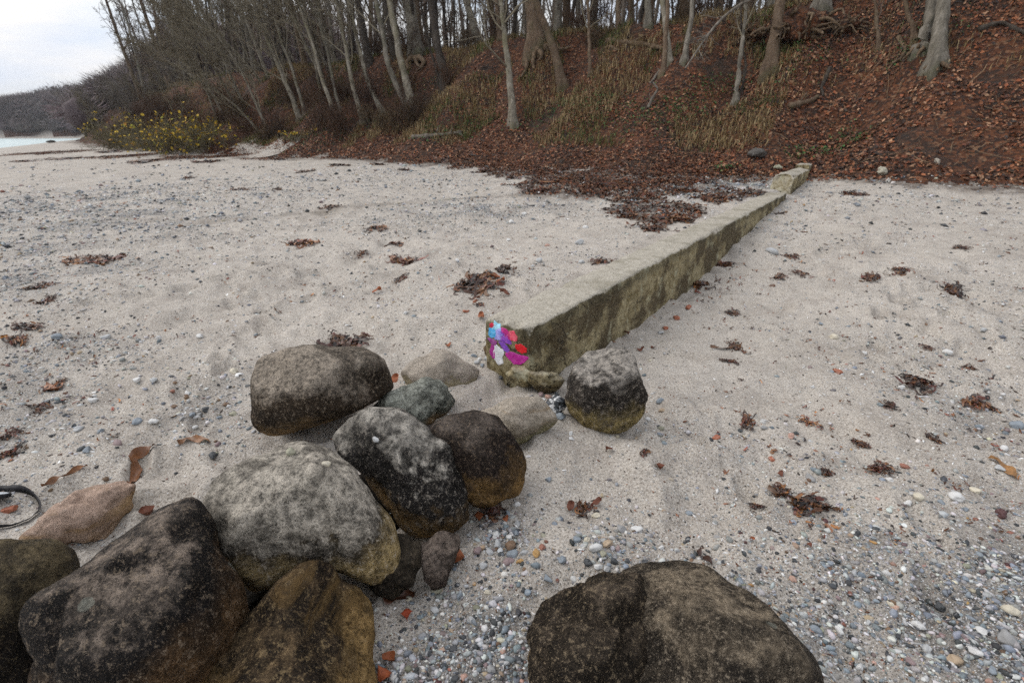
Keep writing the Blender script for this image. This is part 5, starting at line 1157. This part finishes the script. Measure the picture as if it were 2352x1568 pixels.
for k in range(74):
    if k < 60: a = -17 - 42 * (k / 59) + r_.normal(0, .8); off = r_.uniform(1.0, 4.6)
    else: a = r_.uniform(-30, -6); off = r_.uniform(6.6, 9)
    b = float(foot_b(a)) + off; x, y = to_xy(a, b); q = int(r_.integers(0, 3)); o = sp_[q] if q not in sused else copy_tree(sp_[q]); sused.add(q)
    o.location = (x, y, float(H(np.array([x]), np.array([y]))[0])); o.rotation_euler = (0, 0, r_.uniform(0, 6.28)); s = r_.uniform(.65, 1.15) * (.8 if k < 60 else .6); o.scale = (s, s, s)
    where = 'on the crest' if k >= 60 else 'at the foot of the leaning trees' if a > -34 else 'behind the yellow-leaved bushes'
    tag(o, f"{['reddish brown', 'straw brown', 'dark brown'][q]} leafless shrub {where}", 'shrub', 'brushwood shrubs along the left bank')

# ---- bushes that still carry yellow leaves
lv, lf = leaf_shape(4, 3, .5, 1.0)
def yellow_bush(u, v, wpx, hpx, label, seed, leaves):
    p, t = hit(u, v); r = np.random.default_rng(seed); rad = wpx / 1176 * t / 2; h = hpx / 1176 * t; root = empty('yellow_leaved_bush', p); tag(root, label, 'bush', 'bushes with yellow leaves by the path')
    stems = 90 if leaves > 50 else 55; n = 7; az = r.uniform(0, 6.28, stems); d = np.stack([np.cos(az) * .9, np.sin(az) * .9, r.uniform(.5, 1.4, stems)], -1); P = np.zeros((stems, n, 3))
    P[:, 0] = np.stack([r.uniform(-1, 1, stems) * rad * .75, r.uniform(-1, 1, stems) * rad * .5, np.full(stems, -.1)], -1); L = h * r.uniform(.75, 1.25, stems)
    for k in range(1, n): d = d / np.linalg.norm(d, axis=1)[:, None] + r.normal(0, .15, (stems, 3)) + np.array([0, 0, -.06]); P[:, k] = P[:, k - 1] + d * (L / (n - 1) * .8)[:, None]
    R = np.linspace(.018, .009, n)[None].repeat(stems, 0); c0, c1 = np.array((.10, .085, .048)), np.array((.22, .19, .115)); f = r.random((stems, 1))
    V, F, C = tubes(P, R, 3, c0 * (1 - f) + c1 * f); mesh_np('stems', V, [F], MATS['twig'], colr=C, parent=root)
    parts = []; Pc, Rc, Lc = P, R, L
    for c, ratio in ((7, .4), (3, .5)):
        Pc, Rc, Lc = sprout(Pc, Rc, Lc, c, ratio, .7, .1, .18, 4, r, .15); Rc = np.maximum(Rc, .008); f = r.random((len(Pc), 1)); parts.append(tubes(Pc, Rc, 3, c0 * (1 - f) + c1 * f))
    V, F, C = join(parts); mesh_np('twigs', V, F, MATS['twig'], colr=C, parent=root)
    tip = Pc[:, -1]; tip = tip[np.argsort(-tip[:, 2] + r.normal(0, h * .22, len(tip)))[:leaves * 3]]; tip = tip[r.choice(len(tip), min(leaves, len(tip)), False)]
    m = len(tip); s = r.uniform(.10, .21, m); t_ = r.random((m, 1)); C = np.where(t_ < .72, np.array([[.62, .42, .035]]), np.where(t_ < .9, np.array([[.40, .38, .05]]), np.array([[.45, .22, .03]]))) * r.uniform(.7, 1.1, (m, 1))
    V, F, C = stamp(lv, lf, tip, eul(m, 1.2, r), np.repeat(s[:, None], 3, 1), C); mesh_np('leaves', V, [F], MATS['leaf'], colr=C, parent=root)
yellow_bush(440, 347, 170, 104, 'rounded bush thick with yellow leaves beside the sand path', 1, 700)
yellow_bush(292, 338, 110, 80, 'smaller bush with few yellow leaves left of the rounded one', 2, 120)
yellow_bush(352, 345, 115, 60, 'low greyish bush between the two yellow-leaved ones', 3, 14)
yellow_bush(690, 318, 110, 24, 'low scrub with scattered yellow leaves under the slanting trunks', 4, 26)

# ------------------------------------------------------------------ ground cover on the bank
def bank_points(n, a0, a1, o0, o1, r):
    a = r.uniform(a0, a1, n); b = foot_b(a) + r.uniform(o0, o1, n); x, y = to_xy(a, b); return a, b - foot_b(a), x, y
r_ = np.random.default_rng(91)
l3v, l3f = leaf_shape(3, 3, .9, 2.0)
l2v = np.array([[-.5, 0, .02], [-.05, .30, .10], [.5, 0, .06], [-.05, -.28, .12], [0, 0, 0]]); l2f = np.array([[0, 4, 1], [4, 2, 1], [0, 3, 4], [3, 2, 4]])
l4v = np.array([[-.5, 0, .15], [.0, .26, .16], [.5, .05, .22], [.05, -.30, .05], [0, 0, 0]]); l4f = l2f
LEAFC = .76 * np.array([[.27, .080, .030], [.33, .115, .044], [.15, .047, .021], [.46, .26, .15], [.060, .030, .020], [.33, .145, .072], [.17, .075, .044], [.036, .024, .02]])
def leaves_at(x, y, s, lift, tilt, r, dark=1.0):
    n = len(x); nr = terrain_normal(x, y); R = align(nr) @ eul(n, tilt, r); C = LEAFC[r.integers(0, len(LEAFC), n)] * r.uniform(.55, 1.25, (n, 1)) * dark
    pos = np.stack([x, y, H(x, y) + lift], -1); h = n // 2; S = np.stack([s, s * r.uniform(.8, 1.2, n), s], -1)
    return [stamp(l2v, l2f, pos[:h], R[:h], S[:h], C[:h]), stamp(l4v, l4f, pos[h:], R[h:], S[h:], C[h:])]
def leaf_litter():
    parts = []
    for n, a0, a1, o0, o1, thr in ((78000, -4.5, 15, -.4, 11, -.15), (34000, -40, -4, -.5, 3.2, -.1), (20000, -40, -3, 3, 8, .10), (6000, -70, -40, -.5, 4, .0)):
        a, o, x, y = bank_points(n, a0, a1, o0, o1, r_); k = fbm2(x * .9, y * .9, 3, seed=71); ok = (k > thr - .42) & (r_.random(n) < sstep(-.5, .5, o) + .1)
        bare = fbm2(x * .55, y * .8, 2, seed=73); ok &= ~((bare > .50) & (o > 1) & (r_.random(n) < .75))
        x, y = x[ok], y[ok]; u, v, f = proj(np.stack([x, y, H(x, y, False)], -1)); vis = (u > -150) & (u < 2500) & (v < 700); x, y = x[vis], y[vis]; m = len(x)
        parts += leaves_at(x, y, .045 + .10 * r_.random(m) ** 1.6, r_.uniform(.0, .05, m), .85, r_)
    V, F, C = join(parts); tag(mesh_np('leaf_litter', V, F, MATS['leaf'], colr=C), 'deep rust brown leaf litter covering the bank', 'leaf litter', kind='stuff')
leaf_litter()
def wrack_bed():
    parts = []; r = np.random.default_rng(17)
    for lx, ly, rd in _LIT + [(*P2(u, v)[:2], q) for u, v, q in ((1180, 385, 1.2), (1080, 376, 1.0), (960, 372, 1.0), (1500, 400, 1.0), (1750, 450, .5), (1490, 520, .35), (1550, 500, .35), (1700, 395, 1.0), (1120, 368, 1.3), (1230, 388, 1.1), (1330, 382, 1.3), (1420, 390, 1.3), (1560, 440, .8), (1640, 455, .6), (1470, 450, .7), (1380, 430, .9), (1600, 380, 1.3), (1050, 385, .7), (420, 362, 2.4), (300, 358, 2.2), (520, 360, 2.0), (120, 352, 4), (640, 362, 1.6))]:
        n = int(430 * min(rd, 2) ** 2); an = r.uniform(0, 6.28, n); q = rd * np.sqrt(r.random(n)) * (.75 + .45 * vnoise(np.stack([np.cos(an) * 2 + lx, np.sin(an) * 2 + ly, an * 0], -1)))
        x = lx + np.cos(an) * q; y = ly + np.sin(an) * q; a, b = to_ab(x, y); ok = ((a < -2.06) | (a > -1.6)) ; x, y = x[ok], y[ok]; n = len(x)
        if not n: continue
        parts += leaves_at(x, y, r.uniform(.05, .10, n), r.uniform(0, .035, n), .9, r, .85)
        m = int(34 * rd); V, F, C = ribbons(m, rd * .75, .012, r, .05, 6, 1.0); parts.append((settle(V, (lx, ly), 0), F, C * .8))
    n = 46000; x = r.uniform(_MAT[:, 0].min(), _MAT[:, 0].max(), n); y = r.uniform(_MAT[:, 1].min(), _MAT[:, 1].max(), n); a, b = to_ab(x, y)
    ok = in_mat(x, y) & ((a < -2.06) | (a > -1.6)) & (b < 16); x, y = x[ok][:16000], y[ok][:16000]; n = len(x); parts += leaves_at(x, y, .04 + .07 * r.random(n) ** 1.4, r.uniform(0, .03, n), .9, r, .62)
    for k in range(0, n, 60): V, F, C = ribbons(3, .22, .009, r, .03, 6, 1.0); parts.append((settle(V, (x[k], y[k]), 0), F, C * .8))
    V, F, C = join(parts); tag(mesh_np('weed_and_leaf_wrack', V, F, MATS['leaf'], colr=C), 'dark wrack of rotting weed and leaves spread along the beach top', 'wrack', kind='stuff')
wrack_bed()

def blades(x, y, h, wd, r, C, lean=.6):
    """curved grass blades, five points each"""
    n = len(x); z = H(x, y); az = r.uniform(0, 6.28, n); ln = r.uniform(.15, lean, n) * h; dx, dy = np.cos(az) * ln, np.sin(az) * ln - .12 * h; px, py = -np.sin(az) * wd, np.cos(az) * wd
    V = np.stack([np.stack([x - px, y - py, z - .02], -1), np.stack([x + px, y + py, z - .02], -1), np.stack([x + dx * .4 - px * .8, y + dy * .4 - py * .8, z + h * .6], -1), np.stack([x + dx * .4 + px * .8, y + dy * .4 + py * .8, z + h * .6], -1), np.stack([x + dx, y + dy, z + h * r.uniform(.55, 1, n)], -1)], 1)
    b = np.arange(n)[:, None] * 5; Q = b + np.array([[0, 1, 3, 2]]); T = b + np.array([[2, 3, 4]]); return V.reshape(-1, 3), [Q, T], np.repeat(C, 5, 0)
def grass():
    parts = []; r = np.random.default_rng(19)
    for n, a0, a1, o0, o1, thr, h0 in ((70000, -34, -3.0, 1.2, 9.5, -.05, .30), (16000, -60, -30, .8, 7, -.1, .35), (14000, -3.2, 14, 3.5, 11, .38, .22), (9000, -30, 2, 9, 20, -.2, .4)):
        a, o, x, y = bank_points(n, a0, a1, o0, o1, r); k = fbm2(x * .7, y * .7, 3, seed=81); ok = k + .25 * sstep(3, 6, o) > thr + .12; x, y, o = x[ok], y[ok], o[ok]
        # tussocks
        x = x + .12 * vnoise(np.stack([x * 3, y * 3, x * 0], -1)); m = len(x); t = r.random((m, 1)); g = fbm2(x * .6, y * .6, 2, seed=83)[:, None]
        C = np.where(t < .55, np.array([[.29, .205, .097]]), np.where(t < .78, np.array([[.20, .135, .066]]), np.array([[.40, .31, .17]]))) * r.uniform(.6, 1.15, (m, 1)); C = np.where((g > .25) & (t > .35), np.array([[.085, .105, .032]]) * r.uniform(.7, 1.3, (m, 1)), C)
        parts.append(blades(x, y, h0 * r.uniform(.5, 1.3, m), r.uniform(.006, .012, m), r, C, .9))
    V, F, C = join(parts); tag(mesh_np('dry_grass', V, F, MATS['grass'], colr=C), 'withered straw-coloured grass clothing the bank', 'grass', kind='stuff')
grass()
def ivy():
    parts = []; r = np.random.default_rng(29)
    for u, v, q in [(1245, 278, .7), (1330, 255, .6), (1300, 240, .5), (1420, 262, .7), (1480, 270, .6), (1530, 270, .7), (1100, 285, .8), (1010, 305, .7), (1000, 190, .4), (1560, 240, .5), (1700, 200, .4), (1640, 200, .4), (1850, 145, .5), (1790, 100, .4), (1610, 250, .5), (2165, 90, .3), (1840, 360, .25), (1895, 355, .2), (1970, 325, .2), (850, 300, .9), (740, 312, .9), (1660, 395, .2), (1930, 320, .2), (2085, 110, .3), (1380, 225, .4)]:
        p, t = hit(u, v); n = int(260 * q); x = p[0] + r.normal(0, q, n); y = p[1] + r.normal(0, q * .6, n)
        C = np.array([[.045, .105, .028]]) * r.uniform(.6, 1.7, (n, 1)) * np.array([[1, 1, 1]]); R = eul(n, .8, r); s = r.uniform(.04, .085, n)
        parts.append(stamp(l3v, l3f, np.stack([x, y, H(x, y) + r.uniform(.02, .2, n)], -1), R, np.repeat(s[:, None], 3, 1), C))
    V, F, C = join(parts); tag(mesh_np('green_undergrowth', V, F, MATS['leaf'], colr=C), 'patches of small green leaves among the litter on the bank', 'undergrowth', kind='stuff')
ivy()
def sticks():
    """fallen twigs in the litter"""
    r = np.random.default_rng(37); n = 900; a, o, x, y = bank_points(n, -6, 14, .2, 10, r); L = r.uniform(.15, .7, n); az = r.normal(.2, .7, n); P = np.zeros((n, 4, 3))
    for k in range(4):
        s = (k / 3 - .5) * L; px, py = x + np.cos(az) * s + r.normal(0, .02, n), y + np.sin(az) * s + r.normal(0, .02, n); P[:, k] = np.stack([px, py, H(px, py) + .03 + .03 * r.random(n)], -1)
    C = np.array([[.17, .115, .07]]) * r.uniform(.4, 1.7, (n, 1)); V, F, C = tubes(P, np.full((n, 4), .006) * r.uniform(.7, 1.6, (n, 1)), 3, C)
    tag(mesh_np('fallen_twigs', V, [F], MATS['twig'], colr=C), 'thin fallen twigs lying in the leaf litter of the slope', 'twigs', kind='stuff')
sticks()

# ------------------------------------------------------------------ logs, roots and dead branches
def log(path, wpx, mat, label, name='fallen_log', lift=.05, taper=.5, cat='log', stubs=3, nearer=0.0, depth=None, seed=0):
    r = np.random.default_rng(seed + 900)
    if depth is None: pts = np.array([hit(*q)[0] for q in path]); pts[:, 2] += lift
    else: t0 = hit(*depth)[1] * (1 - nearer); pts = np.array([at_depth(u, v, t0) for u, v in path])
    t = np.linalg.norm(pts.mean(0) - CAM); P = smooth_path(pts, 22); R = wpx / 1176 * t / 2 * np.linspace(1, taper, 22) * (1 + .10 * np.sin(np.arange(22) * 1.3))
    V, F, C = tubes(P[None], R[None], 10); V = V + (fbm(V * 7, 3) * R.mean() * .22)[:, None]; k = len(V) // 10
    F2 = [F]; V = np.concatenate([V, P[:1], P[-1:]]); ring = np.arange(10); F2.append(np.stack([ring, (ring + 1) % 10, np.full(10, len(V) - 2)], -1)[:, ::-1]); F2.append(np.stack([ring + (k - 1) * 10, (ring + 1) % 10 + (k - 1) * 10, np.full(10, len(V) - 1)], -1))
    root = empty(name, pts[0]); tag(root, label, cat); stem = mesh_np('stem', V - pts[0], F2, MATS[mat], parent=root)
    if stubs:
        Pc, Rc, Lc = sprout(P[None], R[None], np.array([np.linalg.norm(P[-1] - P[0])]), stubs, .35, .8, .25, .2, 6, r, .2); parts = [tubes(Pc, Rc, 6)]
        if name == 'dead_branch':
            for c in (5, 4): Pc, Rc, Lc = sprout(Pc, np.maximum(Rc, .004), Lc, c, .5, .7, 0, .25, 5, r, .15); parts.append(tubes(Pc, np.maximum(Rc, .0045), 4))
        V, F, _ = join(parts); mesh_np('side_branches', V - pts[0], F, MATS[mat], parent=stem)
    return root
log([(948, 318), (985, 316), (1020, 312), (1062, 306)], 11, 'driftwood', 'weathered driftwood log on the grassy foot of the bank', stubs=4, seed=1)
log([(1395, 100), (1440, 104), (1490, 108), (1532, 118)], 14, 'root', 'mossy fallen log lying along the crest', stubs=3, seed=2)
log([(1812, 250), (1838, 242), (1862, 236), (1878, 226)], 13, 'bark_brown', 'short brown log half sunk in leaf litter on the right slope', stubs=1, seed=3)
log([(2246, 76), (2275, 62), (2300, 58), (2325, 70), (2360, 84)], 9, 'bark_dark', 'dark crooked branch lying on the upper right slope', stubs=2, seed=4)
log([(1488, 248), (1500, 222), (1512, 205), (1500, 190)], 6, 'driftwood', 'bleached forked stick poking from the bank', name='dead_stick', stubs=4, seed=5, depth=(1490, 255), cat='stick')
log([(1528, 160), (1512, 170), (1500, 188), (1492, 195)], 7, 'driftwood', 'curved pale stick under the two close stems', name='dead_stick', stubs=2, seed=6, cat='stick')
log([(1760, -20), (1715, 2), (1672, 30), (1640, 62), (1612, 100), (1574, 158)], 6, 'driftwood', 'bleached dead branch hanging over the slope left of the sturdy trunk', name='dead_branch', stubs=7, seed=7, depth=(1690, 250), nearer=.06, cat='branch')
log([(1905, 160), (1895, 185), (1885, 205), (1890, 225)], 8, 'bark_dark', 'dark twisted root trailing down the right slope', name='loose_root', stubs=3, seed=8, cat='root')
log([(2062, 90), (2080, 120), (2068, 140), (2048, 150)], 7, 'root', 'slanting bare root left of the thick right-hand pair', name='loose_root', stubs=3, seed=9, cat='root')
log([(1390, 145), (1378, 120), (1400, 112), (1420, 118)], 9, 'root', 'arched bare root below the mossy log', name='loose_root', stubs=3, seed=10, cat='root')

def root_plate(u, v, wpx, label, seed):
    p, t = hit(u, v); r = np.random.default_rng(seed); rad = wpx / 1176 * t / 2; root = empty('root_plate', p); tag(root, label, 'stump')
    D, F = icosphere(4); n = 1 + .35 * fbm(D * 1.8, 4, .6, seed) ; V = D * n[:, None] * np.array([rad * .62, rad * .40, rad * .34]); V[:, 2] += rad * .12
    mesh_np('soil_clod', V, [F], MATS['bank'], parent=root, mask=np.zeros((len(V), 3)))
    m = 34; k = 9; d = r.normal(0, 1, (m, 3)) * np.array([1.2, .6, .6]); d[:, 1] -= .6; d /= np.linalg.norm(d, axis=1)[:, None]; P = np.zeros((m, k, 3)); P[:, 0] = d * np.array([rad * .45, rad * .28, rad * .22]) + np.array([0, 0, rad * .12]); L = rad * r.uniform(.4, 1.0, m)
    for s in range(1, k): d = d + r.normal(0, .34, (m, 3)) + np.array([0, -.04, -.10]); d /= np.linalg.norm(d, axis=1)[:, None]; P[:, s] = P[:, s - 1] + d * (L / (k - 1))[:, None]
    R = rad * .055 * r.uniform(.5, 1.5, (m, 1)) * np.linspace(1, .35, k)[None]
    for q in range(m): V, F, _ = tubes(P[q:q + 1], R[q:q + 1], 7); mesh_np('root', V, [F], MATS['root'], parent=root)
root_plate(1835, 84, 200, 'great tangled root plate of an upturned stump on the crest', 1)
root_plate(1735, 92, 95, 'smaller tangle of bare roots left of the sturdy brown trunk', 2)
root_plate(1945, 70, 95, 'dark mossy stump right of the great root plate', 3)

# stones at the foot of the slope
def slope_stone(u, v, w_, h_, c, label, seed):
    q = np.array([(-1, .3), (-.7, -.5), (-.1, -1), (.6, -.75), (1, 0), (.9, .7), (.2, 1), (-.6, .9)]) * np.array([w_ / 2, h_ / 2]) + np.array([u, v - h_ / 2])
    o, V, F = outline_solid('stone', q, w_ / 1176 * hit(u, v)[1] / 2 * .8, MATS['pebble'], contact=(u, v + 1), seed=seed, amp=.02, facet=.05, sub=4)
    at = o.data.color_attributes.new('Col', 'FLOAT_COLOR', 'POINT'); at.data.foreach_set('color', np.tile([*c, 1], len(o.data.vertices)).astype(np.float32)); tag(o, label, 'stone')
slope_stone(2025, 402, 26, 20, (.42, .39, .31), 'pale angular stone at the foot of the leafy slope', 41.0)
slope_stone(2154, 378, 14, 14, (.40, .36, .30), 'small pale stone in the leaf litter on the right', 42.0)
slope_stone(1786, 388, 20, 10, (.34, .33, .24), 'flat mossy stone left of the upper beam end', 43.0)
slope_stone(1738, 362, 46, 20, (.075, .068, .06), 'dark wet stone half hidden in litter above the beam', 44.0)
slope_stone(2040, 418, 9, 7, (.6, .58, .54), 'tiny white stone below the pale angular one', 45.0)
for k, (u, v, w_, h_, l) in enumerate([(6, 336, 34, 12, 'dark boulder at the waterline on the left edge'), (52, 331, 26, 7, 'low dark boulder at the waterline'), (92, 328, 12, 10, 'upright olive boulder at the waterline'), (116, 328, 24, 6, 'long dark rock beside the upright waterline boulder'), (78, 330, 18, 6, 'flat dark rock between two waterline boulders')]):
    slope_stone(u, v, w_, h_, (.045, .042, .036) if k != 2 else (.12, .11, .05), l, 50.0 + k)

# ------------------------------------------------------------------ far-off woods
def far_wood():
    r = np.random.default_rng(43); parts = []; D, F = ico2, ico2F
    # crowns seen as one mass along the receding coast and the headland
    a = np.concatenate([-62 - 290 * r.random(1500) ** 1.2, r.uniform(-470, -340, 1500)]); off = 1.2 + 62 * r.random(len(a)) ** 1.15; b = foot_b(a) + off; x, y = to_xy(a, b)
    u, v, f = proj(np.stack([x, y, x * 0 + 8], -1)); ok = (f > 72) & (u > -600) & (u < 800); x, y, a, off, u, f = x[ok], y[ok], a[ok], off[ok], u[ok], f[ok]; n = len(x); z = H(x, y, False); d = np.hypot(x, y)
    rad = r.uniform(2.2, 3.8, n) * np.interp(d, [60, 250], [.8, 1.6]); h = r.uniform(9, 13, n) * np.interp(off, [1, 6, 20], [.75, 1.0, 1.1]) * np.interp(a, [-340, -200], [1.15, 1.0])
    lim = np.interp(u, [-50, 0, 67, 113, 147, 213, 277, 333, 353, 377, 400, 450], [236, 230, 222, 213, 200, 192, 173, 157, 130, 97, 30, -300]); vb = 308 + (CAMH - z) / f * 1176 * .93; h = np.clip(np.minimum(h, (vb - lim) * f / 1176 * .98), 2.5, 22) * r.uniform(.86, 1.0, n)
    c0 = np.array([.150, .122, .118]); C = c0[None] * r.uniform(.6, 1.35, (n, 1)) * np.stack([np.ones(n), r.uniform(.92, 1.06, n), r.uniform(.85, 1.15, n)], -1)
    S = np.stack([rad * .62, rad * .62, h * .36], -1); parts.append(stamp(PEB1[1], ico1F, np.stack([x, y, z + h * .48], -1), eul(n, .15, r), S, C * .6))
    m = 110; i = np.repeat(np.arange(n), m); N_ = len(i); th = r.uniform(0, 6.28, N_); ph = np.arccos(r.uniform(-.25, 1, N_)); dr = np.stack([np.sin(ph) * np.cos(th), np.sin(ph) * np.sin(th), np.cos(ph)], -1)
    p = np.stack([x, y, z + h * .5], -1)[i] + dr * np.stack([rad, rad, h * .48], -1)[i] * r.uniform(.45, .95, (N_, 1)); L = r.uniform(.9, 2.3, N_)[:, None]; dd = dr + np.array([0, 0, .15]) + r.normal(0, .25, (N_, 3)); dd /= np.linalg.norm(dd, axis=1)[:, None]
    side = np.cross(dd, np.array([.7, .7, 0])); side /= np.linalg.norm(side, axis=1)[:, None] + 1e-9; wv = (.02 + .0008 * d[i])[:, None]
    V = np.stack([p - side * wv, p + side * wv, p + dd * L], 1).reshape(-1, 3); parts.append((V, np.arange(len(V)).reshape(-1, 3), np.repeat(C[i] * r.uniform(.6, 1.6, (N_, 1)), 3, 0)))
    # trunks along their foot
    P = np.stack([np.stack([x, y, z - .5], -1), np.stack([x + r.normal(0, .4, n), y, z + h * .5], -1)], 1); parts.append(tubes(P, np.full((n, 2), .14), 4, np.tile([.10, .085, .07], (n, 1))))
    V, F, C = join(parts); tag(mesh_np('far_wood', V, F, MATS['wood'], colr=C), 'leafless grey-brown woods covering the far headland', 'woods', kind='stuff')
far_wood()
def wood_depth():
    """the inside of the wood behind the crest: too many stems to count"""
    r = np.random.default_rng(47); n = 720; a = r.uniform(-110, 26, n); off = 26 + 60 * r.random(n); b = foot_b(a) + off; x, y = to_xy(a, b); z = H(x, y, False); k = 5; h = r.uniform(9, 16, n)
    P = np.stack([np.stack([x + r.normal(0, .12, n) * s, y + r.normal(0, .12, n) * s, z - .3 + h * s / (k - 1)], -1) for s in range(k)], 1); R = r.uniform(.06, .2, (n, 1)) * np.linspace(1, .4, k)[None]
    f = r.random((n, 1)); C = np.array([.06, .05, .042]) * (1 - f) + np.array([.18, .15, .12]) * f; parts = [tubes(P, R, 4, C)]
    Pc, Rc, Lc = sprout(P, R, h, 7, .28, .95, .25, .15, 4, r, .05); f = r.random((len(Pc), 1)); parts.append(tubes(Pc, np.maximum(Rc * .6, .018), 3, np.array([.07, .052, .042]) * (1 - f) + np.array([.17, .12, .09]) * f))
    Pc, Rc, Lc = sprout(Pc, Rc, Lc, 2, .5, .8, .1, .2, 3, r, .2); parts.append(tubes(Pc, np.full(Rc.shape, .02), 3, np.tile([.115, .085, .068], (len(Pc), 1))))
    V, F, C = join(parts); tag(mesh_np('wood_interior', V, F, MATS['wood'], colr=C), 'dense brown stems deep inside the wood behind the crest', 'woods', kind='stuff')
wood_depth()

# ------------------------------------------------------------------ the damp sea air that pales the far headland
hz = bpy.data.materials.new('sea_air'); hz.use_nodes = True; ht = hz.node_tree; ht.nodes.clear()
ho = ht.nodes.new('ShaderNodeOutputMaterial'); hv = ht.nodes.new('ShaderNodeVolumePrincipled'); hv.inputs['Density'].default_value = .0003; hv.inputs['Color'].default_value = (.86, .90, .96, 1); hv.inputs['Anisotropy'].default_value = .2
ht.links.new(hv.outputs[0], ho.inputs['Volume'])
X0, X1, Y0, Y1, Z0, Z1 = -2700, 1500, -1500, 2700, -200, 90
HV = np.array([[x, y, z] for z in (Z0, Z1) for y in (Y0, Y1) for x in (X0, X1)], float)
HF = np.array([[0, 2, 3, 1], [4, 5, 7, 6], [0, 1, 5, 4], [2, 6, 7, 3], [0, 4, 6, 2], [1, 3, 7, 5]])
tag(mesh_np('haze', HV, [HF], hz, smooth=False), kind='stuff')

# ------------------------------------------------------------------ say which one, for look-alikes standing in a row
def ordinal(n): return f"{n}{'th' if 10 < n % 100 < 14 else {1: 'st', 2: 'nd', 3: 'rd'}.get(n % 10, 'th')}"
by = {}
for o in list(col.objects):
    if o.parent is None and 'label' in o and o.get('group') in ('leafless trees leaning over the left beach', 'brushwood shrubs along the left bank', 'trunks of the wood behind the crest'):
        by.setdefault(o['label'], []).append(o)
for lab, os_ in by.items():
    if len(os_) < 2: continue
    os_.sort(key=lambda o: proj(np.array([o.location[:]]))[0][0])
    for k, o in enumerate(os_): o['label'] = f"{lab}, {ordinal(k + 1)} from left"
